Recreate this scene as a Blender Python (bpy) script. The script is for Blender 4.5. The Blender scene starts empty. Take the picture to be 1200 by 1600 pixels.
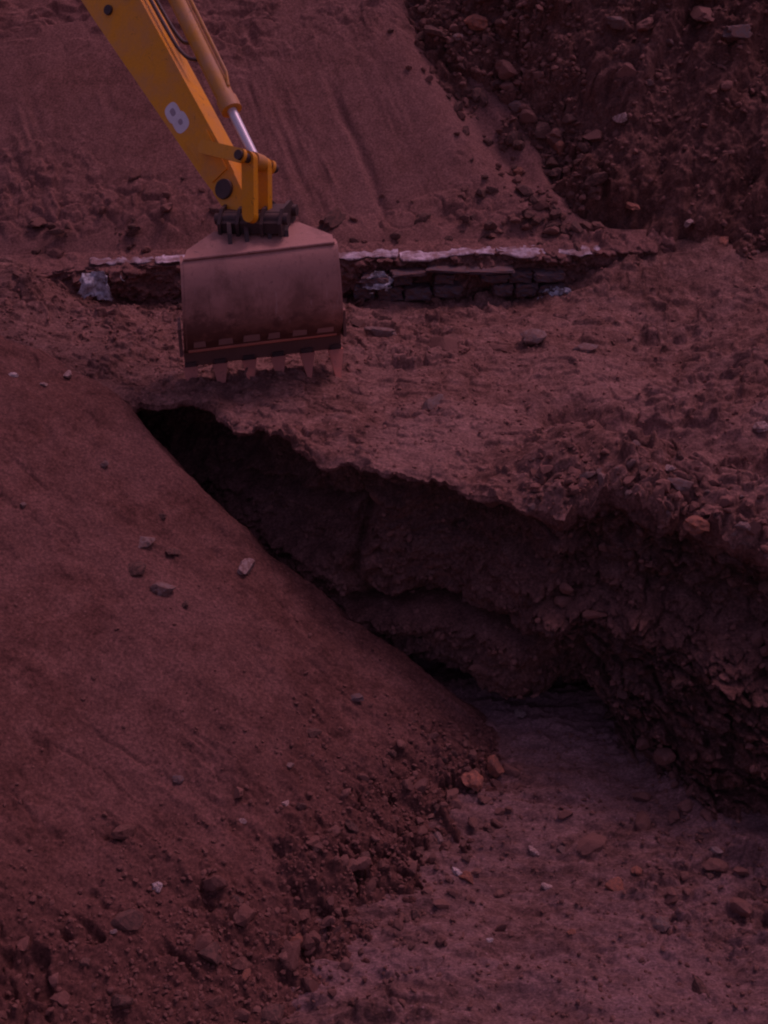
import bpy, bmesh, math, random
import numpy as np
from mathutils import Vector, Matrix

# ------------------------------------------------------------------ scene, camera, light
S = bpy.context.scene
COL = S.collection
R = math.radians
CAM_Z, PITCH, TX = 5.0, R(30), 0.315
cam_d = bpy.data.cameras.new('camera')
cam = bpy.data.objects.new('camera', cam_d)
COL.objects.link(cam)
cam.location = (0, 0, CAM_Z)
cam.rotation_euler = (math.pi / 2 - PITCH, 0, 0)
cam_d.sensor_fit = 'HORIZONTAL'
cam_d.sensor_width = 36
cam_d.lens = 18 / TX
cam_d.clip_end = 500
S.camera = cam
S.render.resolution_x, S.render.resolution_y = 768, 1024

SUN_EL, SUN_AZ = R(58), R(38)       # azimuth from +y (away from the camera) towards +x
W = bpy.data.worlds.new('World')
S.world = W
W.use_nodes = True
nt = W.node_tree
bg = nt.nodes['Background']
sky = nt.nodes.new('ShaderNodeTexSky')
sky.sky_type = 'NISHITA'
sky.sun_disc = False
sky.sun_elevation = SUN_EL
sky.sun_rotation = SUN_AZ
sky.dust_density = 3.0
sky.ozone_density = 0.6
tint = nt.nodes.new('ShaderNodeMix'); tint.data_type = 'RGBA'; tint.blend_type = 'MULTIPLY'
tint.inputs[0].default_value = 1.0
tint.inputs[7].default_value = (1.0, 0.56, 0.76, 1)          # the mauve cast of the evening light
nt.links.new(sky.outputs[0], tint.inputs[6])
nt.links.new(tint.outputs[2], bg.inputs[0])
bg.inputs[1].default_value = 0.15
sun_d = bpy.data.lights.new('sun', 'SUN')
sun_d.energy = 1.15
sun_d.angle = R(12)
sun_d.color = (1.0, 0.58, 0.84)
sun = bpy.data.objects.new('sun', sun_d)
COL.objects.link(sun)
sdir = Vector((math.cos(SUN_EL) * math.sin(SUN_AZ), math.cos(SUN_EL) * math.cos(SUN_AZ), math.sin(SUN_EL)))
sun.rotation_euler = sdir.to_track_quat('Z', 'Y').to_euler()
sun.location = (4, 10, 20)
S.view_settings.view_transform = 'Standard'
S.view_settings.look = 'None'
S.view_settings.gamma = 1
S.view_settings.exposure = -0.78
S.cycles.filter_width = 2.1           # the photograph is slightly soft
S.view_settings.use_curve_mapping = False

# ------------------------------------------------------------------ noise (numpy)
def _hash(ix, iy, iz, seed):
    h = (ix.astype(np.int64) * 374761393 + iy.astype(np.int64) * 668265263 + iz.astype(np.int64) * 2147483647 + seed * 974711) & 0xFFFFFFFF
    h = ((h ^ (h >> 13)) * 1274126177) & 0xFFFFFFFF
    h = (h ^ (h >> 16)) & 0xFFFFFFFF
    h = (h * 2246822519) & 0xFFFFFFFF
    return (h ^ (h >> 15)) & 0xFFFFFFFF

def vnoise(x, y, z=None, seed=0):
    """smooth value noise, about -1..1"""
    three = z is not None
    x0 = np.floor(x); y0 = np.floor(y)
    fx = x - x0; fy = y - y0
    fx = fx * fx * fx * (fx * (fx * 6 - 15) + 10); fy = fy * fy * fy * (fy * (fy * 6 - 15) + 10)
    if three:
        z0 = np.floor(z); fz = z - z0; fz = fz * fz * (3 - 2 * fz)
    zz = np.zeros_like(x0)
    def lay(zi):
        a = _hash(x0, y0, zi, seed) / 4294967295.0
        b = _hash(x0 + 1, y0, zi, seed) / 4294967295.0
        c = _hash(x0, y0 + 1, zi, seed) / 4294967295.0
        d = _hash(x0 + 1, y0 + 1, zi, seed) / 4294967295.0
        return (a * (1 - fx) + b * fx) * (1 - fy) + (c * (1 - fx) + d * fx) * fy
    v = lay(z0) * (1 - fz) + lay(z0 + 1) * fz if three else lay(zz)
    return v * 2 - 1

def fbm(x, y, z=None, octv=4, gain=0.5, lac=2.07, seed=0):
    s = 0; a = 1.0; f = 1.0
    for o in range(octv):
        s = s + a * vnoise(x * f + 13.7 * o, y * f - 7.3 * o, None if z is None else z * f + 3.1 * o, seed + o)
        a *= gain; f *= lac
    return s

def worley(x, y, z=None, seed=0):
    """F1 distance in cells, and a random value per cell"""
    x0 = np.floor(x); y0 = np.floor(y)
    best = np.full(x.shape, 9.0); cid = np.zeros(x.shape)
    zr = (0,) if z is None else (-1, 0, 1)
    z0 = np.zeros_like(x0) if z is None else np.floor(z)
    for i in (-1, 0, 1):
        for j in (-1, 0, 1):
            for k in zr:
                cx, cy, cz = x0 + i, y0 + j, z0 + k
                h = _hash(cx, cy, cz, seed)
                px = cx + (h & 1023) / 1023.0; py = cy + ((h >> 10) & 1023) / 1023.0
                d = (x - px) ** 2 + (y - py) ** 2
                if z is not None:
                    d = d + (z - cz - ((h >> 20) & 1023) / 1023.0) ** 2
                m = d < best
                best = np.where(m, d, best)
                cid = np.where(m, (h >> 5) % 997 / 997.0, cid)
    return np.sqrt(best), cid

def sstep(a, b, x):
    t = np.clip((x - a) / (b - a), 0, 1)
    return t * t * (3 - 2 * t)

def clumps(x, y, scale, seed, z=None, keep=1.0):
    """rounded lumps of earth: 0 between lumps, up to 1 on a lump"""
    wx = x / scale + 0.35 * vnoise(x * 1.7 / scale, y * 1.7 / scale, None, seed + 50)
    wy = y / scale + 0.35 * vnoise(x * 1.7 / scale, y * 1.7 / scale, None, seed + 51)
    f, c = worley(wx, wy, None if z is None else z / scale, seed)
    return np.clip(1 - (f * 1.25) ** 2, 0, 1) ** 0.8 * np.where(c < keep, 0.3 + 0.7 * c / keep, 0)

def blocks(x, y, scale, seed, keep=1.0, tilt=0.9, soft=0.22):
    """broken lumps with tilted flat tops and crevices between them, about 0..1"""
    wx = x / scale + 0.28 * vnoise(x * 1.9 / scale, y * 1.9 / scale, None, seed + 50)
    wy = y / scale + 0.28 * vnoise(x * 1.9 / scale, y * 1.9 / scale, None, seed + 51)
    x0 = np.floor(wx); y0 = np.floor(wy)
    b1 = np.full(x.shape, 9.0); b2 = np.full(x.shape, 9.0)
    hh = np.zeros(x.shape, dtype=np.int64); ddx = np.zeros(x.shape); ddy = np.zeros(x.shape)
    for i in (-1, 0, 1):
        for j in (-1, 0, 1):
            cx, cy = x0 + i, y0 + j
            h = _hash(cx, cy, np.zeros_like(cx), seed)
            ex = wx - cx - (h & 1023) / 1023.0; ey = wy - cy - ((h >> 10) & 1023) / 1023.0
            d = ex * ex + ey * ey
            m = d < b1
            b2 = np.where(m, b1, np.minimum(b2, d))
            b1 = np.where(m, d, b1)
            hh = np.where(m, h, hh); ddx = np.where(m, ex, ddx); ddy = np.where(m, ey, ddy)
    gap = sstep(0.0, soft, np.sqrt(b2) - np.sqrt(b1))
    c = (hh >> 7) % 997 / 997.0
    tx = ((hh >> 3) % 211 / 105.0 - 1) * tilt; ty = ((hh >> 12) % 223 / 111.0 - 1) * tilt
    top = 0.35 + 0.65 * c / keep + tx * ddx + ty * ddy
    return np.where(c < keep, np.clip(top, 0, 1.4) * gap, 0)

# ------------------------------------------------------------------ camera maths (used to find where things stand)
CP, SP = math.cos(PITCH), math.sin(PITCH)
def ray(px, py):
    tx = (px - 600) / 600 * TX; ty = (800 - py) / 800 * TX * 4 / 3
    return np.array([tx, CP + ty * SP, -SP + ty * CP])
def at(px, py, h):
    d = ray(px, py); d = d * (h / d[1])
    return Vector((d[0], d[1], d[2] + CAM_Z))
def atz(px, py, z):
    d = ray(px, py); d = d * ((z - CAM_Z) / d[2])
    return Vector((d[0], d[1], z))

# ------------------------------------------------------------------ materials
def new_mat(name):
    m = bpy.data.materials.new(name); m.use_nodes = True
    n = m.node_tree; b = n.nodes['Principled BSDF']
    return m, n, b
def N(n, kind, **kw):
    o = n.nodes.new(kind)
    for k, v in kw.items():
        if k in o.inputs: o.inputs[k].default_value = v
        else: setattr(o, k, v)
    return o
def mixc(n, fac, a, b, mode='MIX'):
    o = n.nodes.new('ShaderNodeMix'); o.data_type = 'RGBA'; o.blend_type = mode
    for i, v in ((0, fac), (6, a), (7, b)):
        if hasattr(v, 'is_output'): n.links.new(v, o.inputs[i])
        else: o.inputs[i].default_value = v if i == 0 else (*v, 1)
    return o.outputs[2]
def ramp(n, src, p):
    r = n.nodes.new('ShaderNodeValToRGB')
    e = r.color_ramp.elements
    while len(e) < len(p): e.new(0.5)
    for el, (pos, c) in zip(e, p):
        el.position = pos; el.color = (*c, 1) if isinstance(c, tuple) else (c, c, c, 1)
    n.links.new(src, r.inputs[0])
    return r.outputs[0]

def soil_mat(name, dark, mid, light, dust, patch=0.5, bump=0.012, fleck=0.25, rot=None, stretch=(1, 1, 1), loose=None):
    m, n, b = new_mat(name)
    tc = n.nodes.new('ShaderNodeTexCoord')
    mp = n.nodes.new('ShaderNodeMapping'); mp.inputs['Scale'].default_value = stretch
    if rot: mp.inputs['Rotation'].default_value = rot
    n.links.new(tc.outputs['Object'], mp.inputs[0])
    def noise(scale, det=6, rough=0.6, dist=0.0, vec=mp.outputs[0]):
        o = N(n, 'ShaderNodeTexNoise', Scale=scale, Detail=det, Roughness=rough, Distortion=dist)
        n.links.new(vec, o.inputs['Vector']); return o.outputs['Fac']
    big = noise(0.8, 5, 0.6, 0.6)
    med = noise(5.0, 8, 0.7, 0.4)
    fine = noise(38.0, 6, 0.75)
    c = ramp(n, med, [(0.30, tuple(0.8 * q for q in dark)), (0.5, mid), (0.70, tuple(1.08 * q for q in light))])
    c = mixc(n, ramp(n, big, [(0.42, 0.0), (0.66, patch)]), c, dust)
    if loose:                                            # slightly darker crumbled earth, where the attribute says so
        la = n.nodes.new('ShaderNodeAttribute'); la.attribute_name = 'loose'
        lm = N(n, 'ShaderNodeMath', operation='MULTIPLY_ADD'); n.links.new(la.outputs['Fac'], lm.inputs[0]); lm.inputs[1].default_value = 0.75
        ls = N(n, 'ShaderNodeMath', operation='MULTIPLY_ADD'); n.links.new(med, ls.inputs[0]); ls.inputs[1].default_value = 0.9; ls.inputs[2].default_value = -0.45
        n.links.new(ls.outputs[0], lm.inputs[2])
        c = mixc(n, ramp(n, lm.outputs[0], [(0.15, 0.0), (0.75, 0.9)]), c, loose)
    g = ramp(n, fine, [(0.30, 0.42), (0.5, 0.97), (0.72, 1.75)])
    c = mixc(n, 1.0, c, g, 'MULTIPLY')
    # scattered crumbs of other colour
    v = N(n, 'ShaderNodeTexVoronoi', Scale=26.0); n.links.new(tc.outputs['Object'], v.inputs['Vector'])
    near = ramp(n, v.outputs['Distance'], [(0.16, 1.0), (0.26, 0.0)])
    sep = n.nodes.new('ShaderNodeSeparateColor'); n.links.new(v.outputs['Color'], sep.inputs[0])
    pick = ramp(n, sep.outputs[0], [(1 - fleck, 0.0), (1 - fleck + 0.02, 0.8)])
    mul = N(n, 'ShaderNodeMath', operation='MULTIPLY'); n.links.new(near, mul.inputs[0]); n.links.new(pick, mul.inputs[1])
    fc = ramp(n, sep.outputs[1], [(0.0, tuple(0.55 * q for q in dark)), (0.55, light), (0.85, tuple(min(0.5, 1.35 * q) for q in dust))])
    c = mixc(n, mul.outputs[0], c, fc)
    n.links.new(c, b.inputs['Base Color'])
    b.inputs['Roughness'].default_value = 0.95
    b.inputs['Specular IOR Level'].default_value = 0.15
    add = N(n, 'ShaderNodeMath', operation='MULTIPLY_ADD'); n.links.new(mul.outputs[0], add.inputs[0]); add.inputs[1].default_value = 0.35
    n.links.new(noise(55.0, 8, 0.75), add.inputs[2])
    bp = N(n, 'ShaderNodeBump', Strength=0.9, Distance=bump); n.links.new(add.outputs[0], bp.inputs['Height'])
    bp2 = N(n, 'ShaderNodeBump', Strength=0.7, Distance=bump * 3); n.links.new(med, bp2.inputs['Height']); n.links.new(bp2.outputs[0], bp.inputs['Normal'])
    n.links.new(bp.outputs[0], b.inputs['Normal'])
    return m

M = {}
M['plateau'] = soil_mat('trampled_red_soil', (0.115, 0.051, 0.040), (0.20, 0.096, 0.075), (0.32, 0.17, 0.137), (0.30, 0.165, 0.14), 0.7)
M['bank'] = soil_mat('smooth_red_soil', (0.094, 0.038, 0.030), (0.128, 0.054, 0.043), (0.175, 0.080, 0.065), (0.19, 0.092, 0.08), 0.55, 0.007, 0.12, loose=(0.118, 0.050, 0.040))
M['slope'] = soil_mat('scraped_red_soil', (0.175, 0.082, 0.066), (0.205, 0.096, 0.078), (0.24, 0.118, 0.098), (0.23, 0.115, 0.10), 0.5, 0.005, 0.06)
M['floor'] = soil_mat('greyish_damp_soil', (0.10, 0.048, 0.041), (0.20, 0.102, 0.087), (0.31, 0.175, 0.156), (0.31, 0.18, 0.172), 0.8, 0.012, 0.25, None, (1, 1.8, 1))
M['wall'] = soil_mat('damp_cut_soil', (0.10, 0.044, 0.035), (0.165, 0.076, 0.060), (0.24, 0.118, 0.094), (0.20, 0.105, 0.09), 0.5, 0.016, 0.3)
M['heap'] = soil_mat('loose_red_soil', (0.09, 0.038, 0.029), (0.15, 0.066, 0.050), (0.22, 0.105, 0.080), (0.20, 0.10, 0.085), 0.5, 0.014, 0.3)

def rock_mat(name, c, var=0.3, rough=0.9, bump=0.01, scale=18):
    m, n, b = new_mat(name)
    tc = n.nodes.new('ShaderNodeTexCoord'); oi = n.nodes.new('ShaderNodeObjectInfo')
    ad = N(n, 'ShaderNodeVectorMath', operation='ADD')
    n.links.new(tc.outputs['Object'], ad.inputs[0]); n.links.new(oi.outputs['Location'], ad.inputs[1])
    t = N(n, 'ShaderNodeTexNoise', Scale=scale, Detail=8.0, Roughness=0.7); n.links.new(ad.outputs[0], t.inputs['Vector'])
    col = ramp(n, t.outputs['Fac'], [(0.28, tuple(q * (1 - var) for q in c)), (0.5, c), (0.75, tuple(min(0.8, q * (1 + var)) for q in c))])
    v = N(n, 'ShaderNodeMath', operation='MULTIPLY_ADD'); n.links.new(oi.outputs['Random'], v.inputs[0]); v.inputs[1].default_value = 0.5; v.inputs[2].default_value = 0.75
    hs = n.nodes.new('ShaderNodeHueSaturation'); n.links.new(v.outputs[0], hs.inputs['Value']); n.links.new(col, hs.inputs['Color'])
    # red dust lying on it in patches
    t2 = N(n, 'ShaderNodeTexNoise', Scale=scale * 0.4, Detail=5.0, Roughness=0.65); n.links.new(ad.outputs[0], t2.inputs['Vector'])
    out = mixc(n, ramp(n, t2.outputs['Fac'], [(0.40, 0.0), (0.58, 0.75)]), hs.outputs[0], (0.20, 0.095, 0.075))
    n.links.new(out, b.inputs['Base Color'])
    b.inputs['Roughness'].default_value = rough; b.inputs['Specular IOR Level'].default_value = 0.2
    bp = N(n, 'ShaderNodeBump', Strength=0.8, Distance=bump); n.links.new(t.outputs['Fac'], bp.inputs['Height']); n.links.new(bp.outputs[0], b.inputs['Normal'])
    return m
M['clod'] = rock_mat('red_clod', (0.22, 0.105, 0.083))
M['clod_mid'] = rock_mat('mid_red_clod', (0.15, 0.066, 0.052))
M['clod_dark'] = rock_mat('dark_clod', (0.09, 0.05, 0.042))
M['clod_orange'] = rock_mat('orange_clod', (0.34, 0.13, 0.08))
M['stone_grey'] = rock_mat('grey_stone', (0.22, 0.155, 0.14))
M['stone_pale'] = rock_mat('pale_stone', (0.50, 0.36, 0.32))
M['stone_white'] = rock_mat('white_stone', (0.66, 0.55, 0.52))
M['stone_slate'] = rock_mat('slate_stone', (0.13, 0.10, 0.10))

# ------------------------------------------------------------------ mesh helpers
def tag(o, label=None, cat=None, group=None, kind=None):
    for k, v in (('label', label), ('category', cat), ('group', group), ('kind', kind)):
        if v: o[k] = v
    return o
def link(name, me, mat, parent=None):
    o = bpy.data.objects.new(name, me); COL.objects.link(o)
    if mat is not None and not me.materials: me.materials.append(mat)
    o.parent = parent
    return o
def mesh_np(name, co, faces, smooth=True):
    """co (n,3) float, faces (m,3|4) int"""
    me = bpy.data.meshes.new(name)
    k = faces.shape[1]; m = len(faces)
    me.vertices.add(len(co)); me.vertices.foreach_set('co', co.astype(np.float32).ravel())
    me.loops.add(m * k); me.loops.foreach_set('vertex_index', faces.astype(np.int32).ravel())
    me.polygons.add(m)
    me.polygons.foreach_set('loop_start', np.arange(0, m * k, k, dtype=np.int32))
    me.polygons.foreach_set('use_smooth', np.full(m, smooth, dtype=bool))
    me.update(calc_edges=True); me.validate()
    return me
def grid_mesh(name, X, Y, Z, keep=None, smooth=True):
    r, c = X.shape
    idx = np.arange(r * c).reshape(r, c)
    f = np.stack([idx[:-1, :-1], idx[:-1, 1:], idx[1:, 1:], idx[1:, :-1]], -1).reshape(-1, 4)
    co = np.stack([X, Y, Z], -1).reshape(-1, 3)
    if keep is not None:
        k = keep.reshape(-1)
        f = f[k[f].any(1)]
        used = np.unique(f); rm = np.full(len(co), -1); rm[used] = np.arange(len(used))
        co = co[used]; f = rm[f]
    return mesh_np(name, co, f, smooth)
def bm_obj(name, bm, mat, parent=None, bevel=0.0, smooth=False):
    if bevel:
        bmesh.ops.bevel(bm, geom=[e for e in bm.edges if len(e.link_faces) == 2 and e.calc_face_angle(0) > 0.5], offset=bevel, segments=2, profile=0.6, affect='EDGES', clamp_overlap=True)
    bmesh.ops.recalc_face_normals(bm, faces=bm.faces[:])
    me = bpy.data.meshes.new(name); bm.to_mesh(me); bm.free()
    if smooth:
        for p in me.polygons: p.use_smooth = True
        me.set_sharp_from_angle(angle=R(35))
    return link(name, me, mat, parent)
def hexa(bm, pts):
    """8 points: bottom ring 4, top ring 4"""
    v = [bm.verts.new(p) for p in pts]
    for f in ((0, 3, 2, 1), (4, 5, 6, 7), (0, 1, 5, 4), (1, 2, 6, 5), (2, 3, 7, 6), (3, 0, 4, 7)):
        bm.faces.new([v[i] for i in f])
def prism(bm, prof, a, b):
    """profile of Vectors extruded from offset a to offset b"""
    A = [bm.verts.new(p + a) for p in prof]; B = [bm.verts.new(p + b) for p in prof]
    n = len(prof)
    bm.faces.new(A[::-1]); bm.faces.new(B)
    for i in range(n):
        bm.faces.new((A[i], A[(i + 1) % n], B[(i + 1) % n], B[i]))
def tube(bm, p0, p1, r0, r1=None, seg=20, caps=True):
    r1 = r0 if r1 is None else r1
    d = (p1 - p0); q = d.to_track_quat('Z', 'Y')
    ring = []
    for p, r in ((p0, r0), (p1, r1)):
        ring.append([bm.verts.new(p + q @ Vector((r * math.cos(2 * math.pi * i / seg), r * math.sin(2 * math.pi * i / seg), 0))) for i in range(seg)])
    for i in range(seg):
        bm.faces.new((ring[0][i], ring[0][(i + 1) % seg], ring[1][(i + 1) % seg], ring[1][i]))
    if caps:
        bm.faces.new(ring[0][::-1]); bm.faces.new(ring[1])

# ------------------------------------------------------------------ the ground: height functions
LIP_PX = [(190, 622), (250, 628), (300, 627), (335, 648), (372, 680), (440, 687), (472, 712), (520, 726), (580, 740), (612, 752), (680, 746),
          (760, 772), (800, 776), (850, 790), (880, 806), (902, 786), (950, 792), (980, 810), (1012, 822), (1040, 836), (1062, 822), (1090, 832), (1122, 848), (1170, 866), (1200, 876)]
lp = [atz(px, py, 0) for px, py in LIP_PX]
LX = np.array([-9.0, -6.0, -4.2] + [p.x for p in lp] + [3.6, 4.6, 6.0, 9.0])
LY = np.array([13.2, 12.4, 11.5] + [p.y for p in lp] + [7.6, 7.1, 6.4, 5.2])
def lip_y(x):
    return np.interp(x, LX, LY) + 0.05 * fbm(x * 4.5, x * 0 + 3.3, octv=5, gain=0.6, seed=4)

def wall_line_y(x):
    return 13.62 + 0.045 * (x + 0.5)
def h_plateau(x, y):
    d = y - np.interp(x, LX, LY)                         # distance behind the lip
    z = 0.075 * fbm(x * 0.9, y * 0.9, octv=3, seed=11)
    right = sstep(0.6, 2.0, x)
    z = z + right * (0.24 * np.exp(-((d - 0.75) / 0.55) ** 2) - 0.20 * np.exp(-((d - 1.95 + 0.1 * x) / 0.38) ** 2))
    z = z + 0.25 * sstep(2.4, 4.4, x) * sstep(1.6, 3.4, d)
    rough = 0.48 + 0.04 * right + 0.55 * sstep(-0.2, 0.5, fbm(x * 0.55, y * 0.8, octv=3, seed=21))
    z = z + rough * (0.045 * fbm(x * 2.4, y * 3.4, octv=5, gain=0.55, seed=12)) - 0.13 * np.exp(-((x - 1.75) / 0.22) ** 2 - ((y - 10.55) / 0.16) ** 2) - 0.10 * np.exp(-((x - 2.9) / 0.35) ** 2 - ((y - 11.6) / 0.25) ** 2)
    z = z + rough * 0.085 * blocks(x, y * 1.3, 0.34, 14, 0.40) + rough * 0.050 * blocks(x, y * 1.1, 0.14, 15, 0.5)
    edge = np.exp(-(d / 0.30) ** 2)
    z = z + (0.25 + 0.75 * sstep(0.9, 1.8, x)) * edge * (0.07 * blocks(x, y, 0.17, 17, 0.8, soft=0.4) + 0.035 * blocks(x, y, 0.08, 18, 0.8, soft=0.4))
    z = z - 0.05 * np.exp(-(np.clip(d, 0, 9) / 0.07) ** 2)
    wl_ = wall_line_y(x)
    z = z + 0.26 * sstep(-3.25, -4.2, x) * sstep(wl_ - 1.3, wl_ + 0.1, y) + 0.34 * sstep(2.0, 2.9, x) * sstep(wl_ - 1.0, wl_ + 0.1, y)
    # left shoulder running up to the head of the near bank
    z = z + 0.12 * sstep(-3.0, -4.6, x) + 0.02
    return z

FLOOR = -2.0
def h_floor(x, y):
    z = FLOOR + 0.05 * fbm(x * 0.7, y * 0.7, octv=3, seed=31) + 0.035 * fbm(x * 2.0, y * 4.6, octv=5, gain=0.6, seed=32)
    fr = 0.5 + 0.9 * sstep(0.0, 0.6, fbm(x * 0.8, y * 1.1, octv=3, seed=35))
    z = z + fr * (0.055 * blocks(x, y * 1.7, 0.28, 33, 0.45, soft=0.4) + 0.034 * blocks(x, y * 1.3, 0.11, 34, 0.5, soft=0.4) + 0.012 * blocks(x, y, 0.05, 36, 0.5, soft=0.4))
    z = z - 0.04 * np.exp(-((y - 7.25 - 0.1 * x + 0.06 * vnoise(x * 2, x * 0, None, 5)) / 0.06) ** 2) * sstep(0.8, 1.2, x) * sstep(2.4, 1.7, x)
    # spoil fallen from the wall on the right
    z = z + 0.45 * sstep(1.9, 3.4, x) * sstep(6.2, 7.4, y)
    return z

# near bank: a plane facing right and towards the viewer, cut off by a crest
T1 = np.array([0.90, 7.67]); T2 = np.array([-0.50, 5.30])
tn = np.array([T1[1] - T2[1], -(T1[0] - T2[0])]); tn = tn / np.linalg.norm(tn)   # outward (towards the floor)
BS = 0.47
def bank_plane(x, y):
    d = -((x - T1[0]) * tn[0] + (y - T1[1]) * tn[1])     # distance up-slope from the toe
    return FLOOR + BS * d
def on_bank(px, py):
    d = ray(px, py); t = 1.0
    # FLOOR + BS*dd = CAM_Z + t*d2 ; dd linear in t
    c0 = FLOOR + BS * (T1[0] * tn[0] + T1[1] * tn[1]) - CAM_Z
    t = c0 / (d[2] + BS * (d[0] * tn[0] + d[1] * tn[1]))
    return d[0] * t, d[1] * t
CREST = [on_bank(*p) for p in ((-300, 380), (0, 518), (70, 545), (150, 592), (230, 672), (310, 752), (430, 868), (520, 940), (600, 1000), (680, 1052), (740, 1092), (790, 1150), (840, 1230))]
def crest_dist(x, y):
    """signed distance to the crest line, positive on the trench side"""
    best = np.full(x.shape, 1e9); sg = np.zeros(x.shape)
    for (ax, ay), (bx, by) in zip(CREST[:-1], CREST[1:]):
        dx, dy = bx - ax, by - ay; L2 = dx * dx + dy * dy
        t = np.clip(((x - ax) * dx + (y - ay) * dy) / L2, 0, 1)
        ex, ey = x - ax - t * dx, y - ay - t * dy
        d = ex * ex + ey * ey
        s = dx * (y - ay) - dy * (x - ax)
        m = d < best
        best = np.where(m, d, best); sg = np.where(m, np.sign(s), sg)
    return np.sqrt(best) * sg
def bank_loose(x, y):
    """1 where the bank is covered with freshly crumbled, slightly darker earth, 0 where it is scraped smooth"""
    d = -((x - T1[0]) * tn[0] + (y - T1[1]) * tn[1])
    along = (x - T1[0]) * tn[1] - (y - T1[1]) * tn[0]
    q = d - (0.02 + 0.60 * along) + 0.65 * fbm(x * 1.1 + 0.5 * y, y * 0.8, octv=4, gain=0.6, seed=45)
    return np.clip(sstep(0.75, -0.85, q) + 0.35 * sstep(0.45, 0.0, d), 0, 1)
def h_bank(x, y):
    d = -((x - T1[0]) * tn[0] + (y - T1[1]) * tn[1])
    along = (x - T1[0]) * tn[1] - (y - T1[1]) * tn[0]    # + towards the viewer's side
    z = FLOOR + BS * d
    lm = bank_loose(x, y)
    low = np.clip(0.30 * sstep(1.5, 0.1, d) + 0.85 * lm, 0.0, 1.1)
    z = z + 0.07 * fbm(x * 0.6, y * 0.6, octv=3, seed=41)
    # crumbs and clods, drawn out down the slope
    u = d * 0.8; v = along
    streak = sstep(-0.1, 0.7, fbm(along * 1.6, d * 0.5, octv=3, seed=39))
    z = z + (0.008 + 0.014 * low) * fbm(u * 4, v * 6, octv=5, gain=0.6, seed=42)
    z = z + 0.065 * lm * streak * blocks(u, v, 0.24, 43, 0.5, soft=0.3) + 0.038 * low * (0.35 + streak) * blocks(u * 1.1, v, 0.085, 44, 0.5, soft=0.35) + 0.022 * low * blocks(u, v, 0.045, 40, 0.6, soft=0.4)
    z = z - 0.09 * low * sstep(0.45, 0.75, fbm(u * 2.6, v * 3.4, octv=4, seed=46))
    z = z + 0.014 * blocks(u, v, 0.11, 47, 0.16) - 0.03 * clumps(u, v, 0.16, 56, keep=0.07) + 0.012 * sstep(0.2, 0.9, fbm(x * 1.2, y * 1.2, octv=2, seed=48)) * clumps(u, v, 0.14, 49, keep=0.4)
    lowleft = lm
    rid = 1 - np.abs(fbm(d * 1.7 + 0.8 * along, along * 3.6 - d * 0.8, octv=4, gain=0.6, seed=38))
    z = z - 0.10 * lowleft * sstep(0.86, 0.99, rid) * sstep(-0.2, 0.3, vnoise(x * 1.3, y * 1.3, None, 37))
    rid2 = 1 - np.abs(fbm(d * 1.0, along * 5.0, octv=3, gain=0.55, seed=36))
    z = z - 0.025 * sstep(0.90, 0.995, rid2) * sstep(0.0, 0.5, vnoise(x * 0.9 + 7, y * 0.9, None, 35))
    z = z + 0.06 * lowleft * fbm(x * 1.8, y * 1.8, octv=3, seed=34)
    z = z + 0.013 * sstep(2.6, 1.2, d) * fbm(d * 2.2, along * 9.0, octv=4, gain=0.6, seed=33)
    s = crest_dist(x, y) + 0.06 * fbm(x * 1.6, y * 1.6, octv=6, gain=0.55, seed=50)
    back = z - 1.55 * np.clip(s, 0, 9) - 0.03 * np.exp(-(s / 0.08) ** 2)
    return np.where(s > 0, back, z - 0.03 * np.exp(-(s / 0.08) ** 2))

# far side: scraped slope behind the buried blocks, and the clod heap
SL = 0.76
def slope_base(x, y):
    return 0.56 + 0.022 * x + SL * (y - wall_line_y(x) - 0.42)
HB = [(-1.7, 21.0), (0.05, 18.4), (0.65, 17.1), (1.25, 16.0), (1.75, 15.2), (2.10, 14.4), (2.45, 13.95), (3.1, 13.5), (3.8, 13.05), (4.6, 12.7), (6.0, 12.0), (9.5, 10.5)]
def heap_dist(x, y):
    best = np.full(x.shape, 1e9); sg = np.zeros(x.shape)
    for (ax, ay), (bx, by) in zip(HB[:-1], HB[1:]):
        dx, dy = bx - ax, by - ay; L2 = dx * dx + dy * dy
        t = np.clip(((x - ax) * dx + (y - ay) * dy) / L2, 0, 1)
        ex, ey = x - ax - t * dx, y - ay - t * dy
        d = ex * ex + ey * ey
        s = dx * (y - ay) - dy * (x - ax)
        m = d < best
        best = np.where(m, d, best); sg = np.where(m, np.sign(s), sg)
    return np.sqrt(best) * sg
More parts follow.
